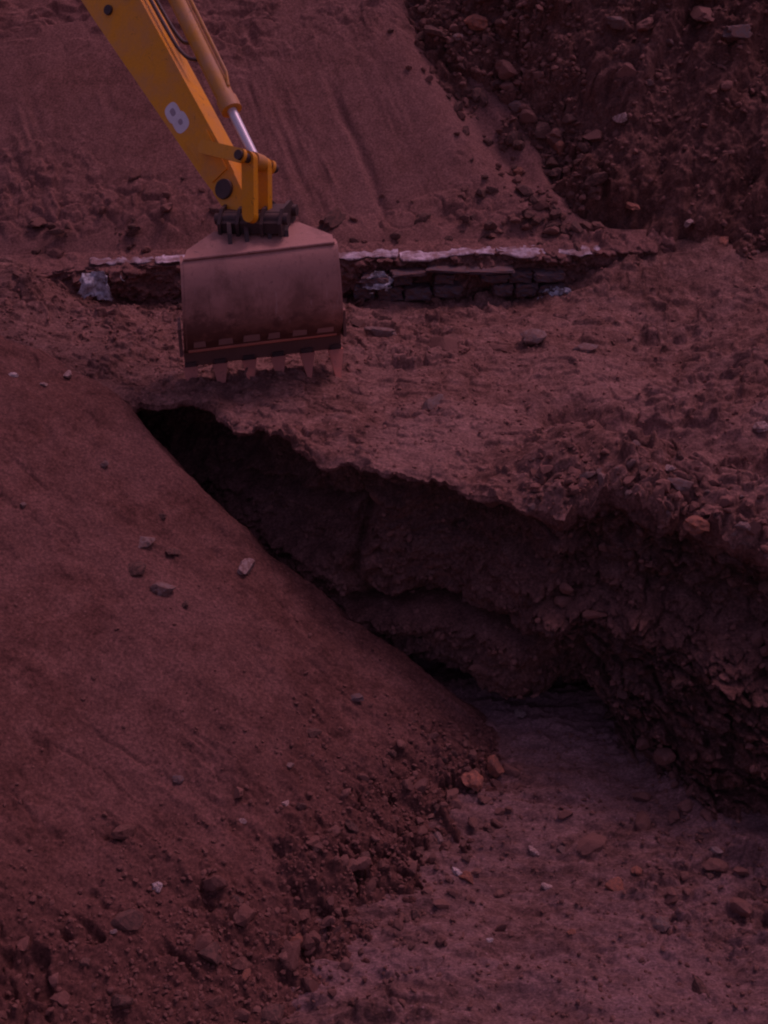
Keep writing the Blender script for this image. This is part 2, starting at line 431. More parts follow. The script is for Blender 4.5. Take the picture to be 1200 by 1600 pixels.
def h_slope(x, y):
    z = slope_base(x, y)
    z = z + 0.12 * fbm(x * 0.35, y * 0.35, octv=2, seed=61) + 0.010 * fbm(x * 2, y * 1.2, octv=5, gain=0.55, seed=62)
    rim = sstep(1.3, 0.0, y - wall_line_y(x) - 0.3 - 0.6 * sstep(-2.0, -3.5, x)) * sstep(-0.3, 0.5, fbm(x * 0.9, y, octv=2, seed=63)) + 0.8 * sstep(2.6, 4.2, y - 13.4) * sstep(-0.1, 0.6, fbm(x * 0.7, y * 0.5, octv=2, seed=67))
    rim = rim + 0.9 * sstep(0.4, 1.1, x) * sstep(15.0, 14.2, y) + 0.8 * sstep(-1.6, -2.4, x) * sstep(15.1, 14.2, y)
    z = z + rim * (0.10 * blocks(x, y * 1.2, 0.30, 64, 0.55) + 0.05 * blocks(x, y * 1.2, 0.12, 57, 0.6) + 0.03 * fbm(x * 4, y * 3, octv=4, seed=65))
    z = z + 0.02 * sstep(0.3, 0.7, fbm((x + y * 0.5) * 0.8, y * 0.3, octv=2, seed=68)) * clumps(x, y, 0.13, 66, keep=0.5)
    q = (x + 0.45 * (y - 14.2)) * 1.0                   # scrape marks running down to the right
    z = z + 0.028 * sstep(0.1, 0.8, fbm(q * 1.5, y * 0.4, octv=3, seed=69)) * fbm(q * 7, y * 1.6, octv=3, seed=70)
    z = z - 0.06 * np.exp(-((q - 0.15 + 0.05 * vnoise(y * 3, y * 0, None, 3)) / 0.07) ** 2) * sstep(14.0, 14.6, y) * sstep(16.4, 15.6, y)
    up = sstep(15.9, 16.8, y + 0.2 * vnoise(x, y, None, 9)) * sstep(-0.6, -1.6, x)
    z = z + up * (0.06 * blocks(x, y * 2.2, 0.34, 58, 0.5) - 0.06 * sstep(0.35, 0.6, fbm(x * 1.6, y * 4, octv=3, seed=59)))
    hd = heap_dist(x, y)
    z = z - 0.42 * np.exp(-((hd + 0.05) / 0.40) ** 2) * sstep(14.3, 15.4, y)
    z = z - 0.8 * sstep(0.05, 0.7, hd)
    return z
def heap_base(x, y):
    hd = heap_dist(x, y) + 0.12 * fbm(x * 1.3, y * 1.3, octv=3, seed=71)
    base = np.maximum(slope_base(x, y) - 0.35, -0.25)
    return base + 0.72 * sstep(-0.25, 1.3, hd) + 0.20 * np.clip(hd, 0, 4) + 0.12 * fbm(x * 0.9, y * 0.9, octv=4, seed=72)
HN = np.array([-0.16, -0.62, 0.77]); HN /= np.linalg.norm(HN)
def heap_disp(x, y):
    v = y * 1.32                                        # distance measured along the slope
    gm = sstep(2.5, 3.3, x) * sstep(13.4, 14.4, y)
    g = x * 0.86 - v * 0.42                             # scraped grooves running down to the left
    al = x * 0.42 + v * 0.86
    d = gm * 0.17 * fbm(g * 3.0, al * 0.5, octv=4, seed=73)
    k = 1 - 0.60 * gm * sstep(16.4, 15.8, y)
    d = d + k * (0.16 * blocks(x, v, 0.60, 74, 0.8, soft=0.4) + 0.085 * blocks(x, v, 0.28, 75, 0.75, soft=0.4) + 0.05 * blocks(x, v, 0.13, 76, 0.75, soft=0.4))
    return d + 0.035 * fbm(x * 6, v * 6, octv=4, gain=0.6, seed=77) - 0.15
def heap_pt(x, y):
    d = heap_disp(x, y)
    return x + HN[0] * d, y + HN[1] * d, heap_base(x, y) + HN[2] * d
def h_heap(x, y): return heap_base(x, y) + heap_disp(x, y) * 1.3

# ------------------------------------------------------------------ build the ground pieces
# plateau and trench wall share the lip
NX = 760
gx = np.concatenate([np.linspace(-8, -4.2, 60)[:-1], np.linspace(-4.2, 4.2, NX), np.linspace(4.2, 8, 60)[1:]])
ly = lip_y(gx)
nt_ = 400
t = np.linspace(0, 1, nt_) ** 1.15
X = np.repeat(gx[None, :], nt_, 0)
back_y = wall_line_y(gx) + 0.35
back_y = np.maximum(back_y, 14.4 * sstep(2.2, 3.0, gx))
Y = ly[None, :] + t[:, None] * (back_y - ly)[None, :]
Z = h_plateau(X, Y)
tag(link('excavated_ground', grid_mesh('excavated_ground', X, Y, Z), M['plateau']), kind='structure')
lip_z = Z[0].copy()

NV = 230
v = np.linspace(0, 1, NV)
depth = 2.25
WX = np.repeat(gx[None, :], NV, 0)
ker = np.hanning(61); ker /= ker.sum()
lz_s = np.convolve(np.pad(lip_z, 30, mode='edge'), ker, 'valid')
zt = lz_s[None, :] * (1 - v[:, None]) + (FLOOR - 0.2) * v[:, None] + (lip_z - lz_s)[None, :] * np.exp(-v[:, None] * 2.2 / 0.10)
w = (lz_s[None, :] - (lz_s[None, :] * (1 - v[:, None]) + (FLOOR - 0.2) * v[:, None]))
fade = sstep(0.0, 0.10, w) * (1 - sstep(0.7, 1.4, WX)) + sstep(0.03, 0.26, w) * sstep(0.7, 1.4, WX)
wob = 0.05 * fbm(WX * 1.5, zt * 1.5, octv=3, seed=81)
zz = zt + wob
under = (0.40 + 0.22 * vnoise(WX * 0.9, WX * 0, None, 82)) * (1 - 0.55 * sstep(0.7, 1.4, WX))
o = -under * sstep(0, 0.16, w) * (0.5 + 0.5 * sstep(1.3, 0.45, w))
o = o - 0.45 * sstep(-0.3, -1.4, WX) * sstep(0.03, 0.25, w) * sstep(0.85, 0.55, w)
o = o + 0.16 * np.exp(-((zz + 0.85) / 0.28) ** 2) * sstep(-0.4, 0.4, WX)
# upper left crack with a shelf of slumped earth under it
c0 = -0.76 + 0.32 * sstep(-1.5, -0.3, WX) - 0.14 * np.exp(-((WX + 0.65) / 0.35) ** 2)
m0 = sstep(-1.9, -1.5, WX) * sstep(-0.05, -0.35, WX)
o = o - 0.22 * m0 * np.exp(-((zz - c0) / 0.045) ** 2) + 0.30 * m0 * sstep(c0 - 0.03, c0 - 0.45, zz)
# long crack across the middle of the wall
c1 = -1.24 + 0.07 * np.sin(WX * 2.3)
m1 = sstep(-0.5, -0.1, WX) * sstep(1.55, 1.15, WX)
o = o - 0.30 * m1 * np.exp(-((zz - c1) / 0.045) ** 2) + 0.24 * m1 * sstep(c1 - 0.02, c1 - 0.12, zz) + 0.14 * m1 * sstep(c1 - 0.10, c1 - 0.5, zz)
# vertical shear at the left end of the block
o = o - 0.22 * np.exp(-((WX + 0.22 - 0.05 * zz) / 0.05) ** 2) * sstep(-0.35, -0.5, zz) * sstep(-1.15, -0.95, zz)
o = o + 0.12 * sstep(-0.30, -0.10, WX) * sstep(0.2, 0.6, w)
# undercut along the foot
m2 = sstep(-0.3, 0.3, WX) * sstep(2.3, 1.9, WX)
o = o - 0.50 * m2 * sstep(-1.66, -1.84, zz)
# slumped right hand part
o = o + 0.75 * sstep(1.5, 3.2, WX) * sstep(0.5, 2.0, w)
o = o - 0.10 * sstep(1.2, 1.8, WX) * sstep(0.1, 0.3, w) * sstep(0.9, 0.5, w)
o = o + 0.10 * fbm(WX * 1.8, zz * 2.4, octv=4, seed=83)
o = o + 0.035 * fbm(WX * 6, zz * 11, octv=4, gain=0.6, seed=84)
rgt = 0.45 + 0.8 * sstep(0.9, 2.2, WX)
bd = rgt * (0.12 * blocks(WX, zz * 1.5, 0.38, 85, 0.8, 1.2, 0.2) + 0.085 * blocks(WX, zz * 1.5, 0.18, 86, 0.75, 1.2, 0.2)) + (0.5 + 0.5 * rgt) * (0.05 * blocks(WX, zz * 1.4, 0.085, 87, 0.7, 1.2, 0.22) + 0.026 * blocks(WX, zz, 0.045, 88, 0.7, 1.0, 0.3))
# ragged layers of the cut
st = (zz + 0.05 * WX + 0.03 * fbm(WX * 2, zz * 2, octv=3, seed=78)) / 0.19
bd = bd + 0.05 * (np.abs((st - np.floor(st)) - 0.5) * 2) ** 2 * (0.5 + 0.5 * vnoise(WX * 1.1, np.floor(st) * 3.1, None, 79))
slump = sstep(1.3, 2.6, WX) * sstep(0.6, 1.4, w)
zt = zt + slump * bd * 0.55 * fade
o = (o + bd) * fade
nxw, nyw = -0.30, -0.954
WXo = WX + nxw * o
ker = np.hanning(61); ker /= ker.sum()
ly_s = np.convolve(np.pad(ly, 30, mode='edge'), ker, 'valid')
WYo = ly_s[None, :] + (ly - ly_s)[None, :] * np.exp(-w / 0.18) + nyw * o
tag(link('trench_wall', grid_mesh('trench_wall', WXo, WYo, zt), M['wall']), kind='structure')

# trench floor
gx2 = np.linspace(-3.2, 5.2, 620); gy2 = np.linspace(2.2, 10.6, 560)
X, Y = np.meshgrid(gx2, gy2)
Z = h_floor(X, Y)
keep = (Y < np.interp(X, LX, LY) + 0.5)
tag(link('trench_floor', grid_mesh('trench_floor', X, Y, Z, keep), M['floor']), kind='structure')

# near bank
gx3 = np.linspace(-6.5, 1.6, 640); gy3 = np.linspace(2.6, 13.2, 760)
X, Y = np.meshgrid(gx3, gy3)
Z = h_bank(X, Y)
keep = Z > FLOOR - 0.12
bo = tag(link('near_bank', grid_mesh('near_bank', X, Y, Z, keep), M['bank']), kind='structure')
co_ = np.zeros(len(bo.data.vertices) * 3, dtype=np.float32); bo.data.vertices.foreach_get('co', co_); co_ = co_.reshape(-1, 3)
at_ = bo.data.attributes.new('loose', 'FLOAT', 'POINT')
at_.data.foreach_set('value', bank_loose(co_[:, 0].astype(float), co_[:, 1].astype(float)).astype(np.float32))

# scraped slope: front cut face, ledge and slope in one sheet
gx4 = np.concatenate([np.linspace(-9, -4.6, 50)[:-1], np.linspace(-4.6, 3.4, 560)])
rows = np.concatenate([np.linspace(0, 1, 60)[:-1], 1 + np.linspace(0, 1, 26)[:-1], 2 + np.linspace(0, 1, 440)])
Xs = np.repeat(gx4[None, :], len(rows), 0); r_ = np.repeat(rows[:, None], len(gx4), 1)
wl = wall_line_y(Xs)
lb = sstep(-3.3, -3.9, Xs)                                        # beyond the end of the blocks the cut turns into a plain slope
y_face = wl + 0.09 - 0.28 * lb + 0.30 * lb * np.clip(r_, 0, 1)
z_top = slope_base(Xs, wl + 0.42) - 0.10
z_face = -0.15 + (z_top + 0.15) * np.clip(r_, 0, 1)
y_led = y_face + (wl + 0.42 - y_face) * np.clip(r_ - 1, 0, 1)
yy = np.where(r_ <= 1, y_face, np.where(r_ <= 2, y_led, wl + 0.42 + (r_ - 2) * 6.4))
zs = np.where(r_ <= 1, z_face, np.where(r_ <= 2, z_top + 0.10 * np.clip(r_ - 1, 0, 1) ** 1.0, h_slope(Xs, yy)))
bl = sstep(2.0, 2.08, r_)
led = np.where((r_ > 1) & (r_ <= 2), sstep(1.0, 1.3, r_) * sstep(2.0, 1.9, r_), 0)
zs = zs + led * (0.3 + 0.7 * sstep(1.6, 2.2, Xs)) * (0.07 * blocks(Xs, yy * 1.2, 0.2, 94, 0.6) + 0.04 * blocks(Xs, yy, 0.09, 95, 0.6))
zs = np.where(r_ > 2, zs * bl + (1 - bl) * slope_base(Xs, yy), zs)
disp = np.where(r_ < 1.98, 1.0, 0.0) * (0.05 * fbm(Xs * 3, zs * 7 + yy, octv=5, gain=0.6, seed=91) + 0.09 * blocks(Xs, zs * 1.4 + yy, 0.17, 92, 0.6) + 0.04 * blocks(Xs, zs * 1.2 + yy, 0.08, 93, 0.6))
yy = yy - disp * np.where(r_ < 1.2, 1, 0.0)
tag(link('scraped_slope', grid_mesh('scraped_slope', Xs, yy, zs), M['slope']), kind='structure')

# clod heap
gx5 = np.linspace(-2.0, 6.4, 640); gy5 = np.linspace(11.0, 20.0, 620)
X, Y = np.meshgrid(gx5, gy5)
keep = heap_dist(X, Y) > -0.5
X, Y, Z = heap_pt(X, Y)
heap = tag(link('clod_heap', grid_mesh('clod_heap', X, Y, Z, keep), M['heap']), kind='structure')

# a plain sheet of country underneath and behind, out of sight
bm = bmesh.new()
bmesh.ops.create_grid(bm, x_segments=8, y_segments=8, size=150)
for vv in bm.verts: vv.co.z = -2.6
tag(bm_obj('subsoil', bm, M['plateau']), kind='structure')

# ------------------------------------------------------------------ clods and stones
rng = random.Random(7)
def clod_mesh(seed, rough=0.35, sub=2, cut=4):
    """an irregular lump with a few broken flat faces, about 1 across"""
    r = random.Random(seed)
    bm = bmesh.new(); bmesh.ops.create_icosphere(bm, subdivisions=sub, radius=0.5)
    co = np.array([vv.co[:] for vv in bm.verts])
    n = fbm(co[:, 0] * 3 + seed * 5.1, co[:, 1] * 3, co[:, 2] * 3, octv=4, gain=0.55, seed=seed)
    co = co * (1 + rough * 0.6 * n)[:, None]
    for _ in range(cut):
        d = np.array([r.gauss(0, 1) for _ in range(3)]); d /= np.linalg.norm(d)
        lim = r.uniform(0.22, 0.38)
        p = co @ d
        co = co - np.clip(p - lim, 0, None)[:, None] * d[None, :]
    s = np.array([r.uniform(0.8, 1.25), r.uniform(0.7, 1.05), r.uniform(0.55, 0.85)])
    co = co * s
    for vv, c in zip(bm.verts, co): vv.co = c
    me = bpy.data.meshes.new('clod'); bm.to_mesh(me); bm.free()
    return me
CL = [clod_mesh(s, 0.45, 2, 5) for s in range(10)]
CL3 = [clod_mesh(60 + s, 0.55, 3, 7) for s in range(12)]
CL_LO = []
for s in range(8):
    me = clod_mesh(40 + s, 0.5, 1, 4)
    co = np.zeros(len(me.vertices) * 3); me.vertices.foreach_get('co', co)
    f = np.array([p.vertices[:] for p in me.polygons])
    CL_LO.append((co.reshape(-1, 3), f))
def rotm(r):
    a, b, c = r.uniform(0, 6.28), r.uniform(-0.6, 0.6), r.uniform(-0.6, 0.6)
    return np.array(Matrix.Rotation(a, 3, 'Z') @ Matrix.Rotation(b, 3, 'X') @ Matrix.Rotation(c, 3, 'Y'))
def scatter(name, pts, mat, parent=None, seed=1):
    """pts: (x, y, z, size) -> one mesh of loose crumbs"""
    r = random.Random(seed); V = []; F = []; off = 0
    for x, y, z, s in pts:
        co, f = CL_LO[r.randrange(8)]
        c = co @ (rotm(r).T * s) + (x, y, z)
        V.append(c); F.append(f + off); off += len(co)
    o = link(name, mesh_np(name, np.concatenate(V), np.concatenate(F), False), mat, parent)
    return tag(o, kind='stuff')

h_low = lambda x, y: np.maximum(h_bank(x, y), h_floor(x, y))
SURF = {'bank': (h_low, (2.6, 13.2)), 'floor': (h_low, (2.2, 9.2)), 'plateau': (h_plateau, (7.0, 14.0)), 'slope': (h_slope, (14.1, 20)), 'heap': (h_heap, (11.5, 20))}
def hit(px, py, surf):
    """where the line of sight meets a surface"""
    d = ray(px, py); f, (a, b) = SURF[surf]
    ys = np.linspace(a, b, 1500); x = d[0] / d[1] * ys; z = CAM_Z + d[2] / d[1] * ys
    k = np.where(z <= f(x, ys))[0]
    i = k[0] if len(k) else len(ys) - 1
    return Vector((x[i], ys[i], f(x[i:i + 1], ys[i:i + 1])[0]))
def px_size(p, npx):
    dep = p.y * CP + (CAM_Z - p.z) * SP
    return npx / 600 * TX * dep

def mk_cat(n): return 'clod' if 'clod' in n else 'stone'
#  (px, py, surface, width px, height ratio, material, name, label, sink)
STONES = [
 (382, 892, 'bank', 44, 0.75, 'stone_pale', 'stone', 'pale angular stone sitting near the crest of the smooth near bank, casting a dark shadow', 0.1),
 (213, 892, 'bank', 50, 0.5, 'clod_dark', 'soil_clod', 'dark flat clod half sunk in the near bank, left of the pale crest stone', 0.2),
 (256, 922, 'bank', 44, 0.6, 'stone_grey', 'stone', 'long greyish stone on the near bank, just below right of the dark flat clod', 0.15),
 (222, 846, 'bank', 56, 0.35, 'stone_grey', 'stone', 'low grey stone barely showing above the near bank, above the dark flat clod', 0.25),
 (270, 862, 'bank', 26, 0.5, 'clod_dark', 'soil_clod', 'small dark clod on the near bank right of the low grey stone', 0.2),
 (428, 868, 'bank', 24, 0.7, 'clod_dark', 'soil_clod', 'dark clod on the very crest of the near bank above the pale stone', 0.2),
 (252, 806, 'bank', 26, 0.4, 'clod_dark', 'soil_clod', 'thin dark clod high on the near bank, topmost of the loose cluster', 0.3),
 (289, 943, 'bank', 16, 0.6, 'clod_dark', 'soil_clod', 'tiny dark clod at the foot of the long greyish stone', 0.2),
 (108, 586, 'bank', 20, 0.6, 'stone_pale', 'stone', 'small pale stone at the top end of the near bank crest', 0.2),
 (70, 602, 'bank', 16, 0.6, 'stone_pale', 'stone', 'small light pebble at the head of the near bank, second from the crest', 0.2),
 (18, 586, 'bank', 14, 0.6, 'stone_white', 'stone', 'whitish pebble at the upper left corner of the near bank', 0.2),
 (162, 724, 'bank', 22, 0.5, 'stone_grey', 'stone', 'greyish pebble on the upper part of the near bank', 0.2),
 (36, 788, 'bank', 20, 0.5, 'stone_grey', 'stone', 'faint grey stone on the near bank close to the left edge', 0.3),
 (278, 1221, 'bank', 26, 0.6, 'stone_slate', 'stone', 'lone slate blue stone in the middle of the bare near bank', 0.15),
 (372, 1238, 'bank', 34, 0.6, 'clod', 'soil_clod', 'rounded pinkish clod on the near bank right of the slate blue stone', 0.15),
 (446, 1256, 'bank', 18, 0.7, 'stone_pale', 'stone', 'small pale pebble right of the rounded pinkish clod on the near bank', 0.15),
 (380, 1283, 'bank', 14, 0.6, 'stone_pale', 'stone', 'tiny pale pebble below the rounded pinkish clod on the near bank', 0.15),
 (247, 1386, 'bank', 22, 0.75, 'stone_white', 'stone', 'whitest stone on the rough lower left part of the near bank', 0.1),
 (179, 1458, 'bank', 14, 0.7, 'stone_pale', 'stone', 'small pale pebble in the rough lower left of the near bank', 0.1),
 (462, 1470, 'bank', 24, 0.6, 'clod_orange', 'soil_clod', 'orange pink clod at the lower edge of the near bank', 0.1),
 (383, 1524, 'bank', 20, 0.6, 'clod_orange', 'soil_clod', 'small reddish orange clod at the bottom of the near bank', 0.1),
 (492, 1144, 'bank', 32, 0.5, 'clod_dark', 'soil_clod', 'dark clod in the middle of the near bank, nearest to the trench', 0.25),
 (552, 1090, 'bank', 24, 0.5, 'stone_slate', 'stone', 'slate coloured stone below the lower crest of the near bank', 0.25),
 (452, 1196, 'bank', 22, 0.5, 'stone_grey', 'stone', 'grey pebble between the dark clod and the pinkish clod on the near bank', 0.25),
 (772, 1204, 'floor', 42, 0.95, 'clod_orange', 'soil_clod', 'upright orange clod at the tip of the near bank', 0.1),
 (740, 1222, 'floor', 50, 0.75, 'clod_orange', 'soil_clod', 'broad orange clod at the tip of the near bank, left of the upright one', 0.1),
 (704, 1246, 'bank', 46, 0.55, 'clod', 'soil_clod', 'flat pinkish clod at the toe of the near bank, left of the orange clods', 0.1),
 (756, 1250, 'floor', 30, 0.5, 'clod', 'soil_clod', 'small red clod lying in front of the orange clods', 0.1),
 (712, 1364, 'floor', 20, 0.7, 'stone_white', 'stone', 'small white stone at the left edge of the trench floor', 0.1),
 (732, 1374, 'floor', 26, 0.55, 'clod_orange', 'soil_clod', 'orange pink clod touching the small white stone on the trench floor', 0.1),
 (686, 1312, 'floor', 30, 0.5, 'stone_grey', 'stone', 'grey stone on the trench floor near the toe of the near bank', 0.2),
 (812, 1115, 'floor', 18, 0.7, 'stone_pale', 'stone', 'small pale stone lying alone under the foot of the trench wall', 0.1),
 (835, 1333, 'floor', 22, 0.6, 'stone_pale', 'stone', 'pale pebble on the trench floor, leftmost of the row of three', 0.1),
 (877, 1331, 'floor', 18, 0.6, 'stone_grey', 'stone', 'grey pebble on the trench floor, middle of the row of three', 0.1),
 (921, 1323, 'floor', 46, 0.55, 'clod', 'soil_clod', 'large brownish clod on the trench floor, rightmost of the row of three', 0.15),
 (958, 1387, 'floor', 40, 0.55, 'clod_orange', 'soil_clod', 'bright orange clod in the middle of the trench floor', 0.1),
 (855, 1388, 'floor', 24, 0.5, 'stone_pale', 'stone', 'pale pinkish stone on the trench floor left of the bright orange clod', 0.1),
 (996, 1361, 'floor', 24, 0.6, 'clod_orange', 'soil_clod', 'smaller orange clod behind the bright orange one on the trench floor', 0.1),
 (1120, 1331, 'floor', 26, 0.5, 'stone_pale', 'stone', 'light grey stone on the right side of the trench floor', 0.1),
 (765, 1470, 'floor', 16, 0.7, 'stone_white', 'stone', 'tiny white pebble low on the trench floor', 0.1),
 (892, 1456, 'floor', 16, 0.7, 'clod_orange', 'soil_clod', 'tiny pink orange clod below the bright orange one on the trench floor', 0.1),
 (1030, 1447, 'floor', 34, 0.5, 'stone_grey', 'stone', 'flat grey stone low on the right of the trench floor', 0.15),
 (1092, 1545, 'floor', 46, 0.5, 'clod_dark', 'soil_clod', 'dark clod at the bottom right of the trench floor', 0.15),
 (676, 632, 'plateau', 40, 0.7, 'stone_grey', 'stone', 'blocky grey stone standing on the ground between bucket and trench lip', 0.1),
 (594, 521, 'plateau', 46, 0.55, 'stone_grey', 'stone', 'pale grey slab of stone just right of the bucket', 0.15),
 (628, 524, 'plateau', 26, 0.6, 'clod', 'soil_clod', 'reddish clod between the pale grey slab and the broken clod pair', 0.1),
 (690, 540, 'plateau', 56, 0.6, 'clod', 'soil_clod', 'big broken clod with a dark cleft, left of two', 0.2),
 (724, 546, 'plateau', 40, 0.55, 'clod', 'soil_clod', 'smaller broken clod beside the dark cleft, right of two', 0.2),
 (786, 546, 'plateau', 50, 0.45, 'clod', 'soil_clod', 'low reddish clod left of the flat grey stone on the open ground', 0.2),
 (834, 533, 'plateau', 56, 0.42, 'stone_grey', 'stone', 'flat grey stone with a dark underside in the open ground', 0.05),
 (914, 546, 'plateau', 50, 0.32, 'stone_grey', 'stone', 'thin flat stone, farthest right of the stones on the open ground', 0.1),
 (560, 506, 'plateau', 36, 0.5, 'clod_dark', 'soil_clod', 'dark clod close against the right side of the bucket', 0.2),
 (600, 498, 'plateau', 30, 0.5, 'clod_dark', 'soil_clod', 'dark brown clod behind the pale grey slab of stone', 0.2),
 (680, 382, 'slope', 24, 0.6, 'clod_dark', 'soil_clod', 'dark crumb of soil resting just above the pale crust', 0.2),
 (520, 346, 'slope', 58, 0.7, 'clod_dark', 'soil_clod', 'big dark brown clod on the slope behind the right corner of the bucket', 0.15),
 (60, 346, 'slope', 40, 0.5, 'clod', 'soil_clod', 'reddish clod on the far slope at the left edge', 0.25),
 (984, 328, 'heap', 30, 0.5, 'clod_orange', 'soil_clod', 'bright orange shard near the foot of the clod heap', -0.1),
 (1122, 384, 'heap', 36, 0.5, 'clod_orange', 'soil_clod', 'orange red clod at the right foot of the clod heap', -0.1),
 (1075, 354, 'heap', 22, 0.7, 'stone_pale', 'stone', 'small pale stone at the foot of the clod heap', -0.1),
 (1112, 428, 'heap', 34, 0.4, 'stone_grey', 'stone', 'flat grey stone at the lowest edge of the clod heap', -0.1),
 (873, 238, 'heap', 36, 0.8, 'clod_orange', 'soil_clod', 'yellowish brown clod in the lower middle of the clod heap', -0.05),
 (812, 276, 'heap', 26, 0.8, 'clod_orange', 'soil_clod', 'light brown clod at the lower left edge of the clod heap', -0.1),
 (792, 120, 'heap', 42, 0.75, 'clod', 'soil_clod', 'rounded brown clod high on the left flank of the clod heap', -0.1),
 (926, 222, 'heap', 40, 0.7, 'clod', 'soil_clod', 'rounded clod right of the yellowish brown one on the clod heap', -0.05),
 (972, 188, 'heap', 30, 0.7, 'stone_pale', 'stone', 'pale pinkish stone in the middle of the clod heap', -0.05),
 (982, 120, 'heap', 34, 0.9, 'clod', 'soil_clod', 'tall standing reddish clod in the upper clod heap', -0.05),
 (1152, 62, 'heap', 56, 0.6, 'stone_slate', 'stone', 'large bluish grey boulder at the upper right of the clod heap', -0.05),
 (1102, 30, 'heap', 46, 0.6, 'clod', 'soil_clod', 'large clod at the top of the heap beside the bluish boulder', -0.05),
 (966, 46, 'heap', 42, 0.7, 'stone_grey', 'stone', 'pinkish grey stone near the top of the clod heap', -0.05),
 (1004, 50, 'heap', 36, 0.7, 'clod', 'soil_clod', 'reddish clod right of the pinkish grey stone near the heap top', -0.05),
 (740, 40, 'heap', 36, 0.7, 'clod_orange', 'soil_clod', 'light brown clod near the top left of the clod heap', -0.05),
 (1086, 820, 'plateau', 52, 0.6, 'clod_orange', 'soil_clod', 'orange brown clod on the crumbling trench lip', 0.05),
 (1062, 756, 'plateau', 62, 0.4, 'stone_grey', 'stone', 'long flat stone behind the crumbling trench lip', 0.15),
 (1108, 800, 'plateau', 40, 0.55, 'clod', 'soil_clod', 'flat clod right behind the orange brown clod of the lip', 0.1),
 (1172, 830, 'plateau', 34, 0.8, 'clod', 'soil_clod', 'upright clod at the right end of the crumbling trench lip', 0.05),
 (1046, 734, 'plateau', 26, 0.6, 'stone_pale', 'stone', 'pale pebble behind the long flat stone near the lip', 0.1),
 (916, 744, 'plateau', 30, 0.5, 'stone_grey', 'stone', 'bluish grey pebble behind the notch in the trench lip', 0.1),
 (1185, 668, 'plateau', 30, 0.5, 'stone_pale', 'stone', 'pale stone at the right edge of the open ground', 0.1),
]
for i, (px, py, sf, wpx, hr, mt, nm, lab, sink) in enumerate(STONES):
    p = hit(px, py, sf)
    if p is None: continue
    s = px_size(p, wpx)
    me = CL3[i % 12].copy()
    ob = link(nm, me, M[mt])
    k = 1.0
    hz = s * max(hr, 0.4)
    ob.scale = (s, s * 0.9, hz * 1.25)
    ob.location = (p.x, p.y, p.z + hz * (0.20 - sink))
    ob.rotation_euler = (rng.uniform(-0.25, 0.25), rng.uniform(-0.25, 0.25), rng.uniform(0, 6.28))
    tag(ob, lab, mk_cat(nm), 'loose clods and stones')

# clods that make up the heap and the crumbling lip: pieces of the heap / ground
def pieces(name, parent, mats, n, gen, seed, lo, hi):
    r = random.Random(seed); k = 0; tries = 0
    shared = {}
    while k < n and tries < n * 40:
        tries += 1
        q = gen(r)
        if q is None: continue
        x, y, z = q
        mk = r.choice(mats); ci = r.randrange(10)
        if (mk, ci) not in shared:
            me = CL[ci].copy(); me.materials.clear(); me.materials.append(M[mk]); shared[(mk, ci)] = me
        s = lo + (hi - lo) * r.random() ** 2.2
        ob = link(name, shared[(mk, ci)], None, parent)
        ob.location = (x, y, z + 0.12 * s); ob.scale = (s * r.uniform(0.9, 1.3), s * r.uniform(0.8, 1.1), s * r.uniform(0.8, 1.15))
        ob.rotation_euler = (r.uniform(-0.6, 0.6), r.uniform(-0.6, 0.6), r.uniform(0, 6.28))
        k += 1
one = lambda f, x, y: float(f(np.array([x]), np.array([y]))[0])
def gen_heap_dark(r):
    x = r.uniform(-0.2, 2.6); y = r.uniform(13.8, 18.2)
    hd = float(heap_dist(np.array([x]), np.array([y]))[0])
    if hd < -0.12 or hd > 0.65: return None
    q = heap_pt(np.array([x]), np.array([y]))
    return tuple(float(c[0]) for c in q)
def gen_heap(r):
    x = r.uniform(0.0, 4.9); y = r.uniform(12.6, 18.2)
    hd = float(heap_dist(np.array([x]), np.array([y]))[0])
    if hd < 0.02: return None
    keep = 1.0 if hd < 1.0 else 0.45
    if y > 16.2: keep = 0.9
    if x > 2.5 and 14.0 < y < 16.2: keep = 0.06
    if r.random() > keep: return None
    q = heap_pt(np.array([x]), np.array([y]))
    return tuple(float(c[0]) for c in q)
pieces('clod', heap, ['clod', 'clod', 'clod', 'clod', 'clod', 'clod_dark', 'clod_dark', 'stone_grey'], 170, gen_heap, 5, 0.07, 0.27)
pieces('clod', heap, ['clod_dark', 'clod_dark', 'clod'], 110, gen_heap_dark, 15, 0.10, 0.32)  # dark clods paint in shade along the heap's left flank
ground = bpy.data.objects['excavated_ground']
def gen_lip(r):
    x = r.uniform(1.2, 4.4)
    y = float(np.interp(x, LX, LY)) + abs(r.gauss(0, 0.30)) + 0.02
    return x, y, one(h_plateau, x, y)
pieces('clod', ground, ['clod', 'clod', 'clod', 'clod', 'stone_grey', 'clod', 'clod_dark'], 240, gen_lip, 6, 0.035, 0.15)
wall = bpy.data.objects['trench_wall']
fl = bpy.data.objects['trench_floor']
def gen_foot(r):
    x = r.uniform(2.0, 4.3); y = r.uniform(6.2, 7.7)
    if y > float(np.interp(x, LX, LY)) - 0.1: return None
    return x, y, one(h_floor, x, y)
pieces('clod', fl, ['clod', 'clod_dark', 'clod'], 90, gen_foot, 8, 0.05, 0.18)
bank = bpy.data.objects['near_bank']
def gen_toe(r):
    u = r.random() ** 0.8; d = r.gauss(0.12, 0.32)
    a = r.uniform(-0.2, 2.6)
    x = T1[0] - tn[0] * d + tn[1] * a; y = T1[1] - tn[1] * d - tn[0] * a
    return x, y, max(one(h_bank, x, y), one(h_floor, x, y))
pieces('clod', bank, ['clod', 'clod', 'clod', 'clod_dark', 'clod'], 190, gen_toe, 9, 0.03, 0.14)

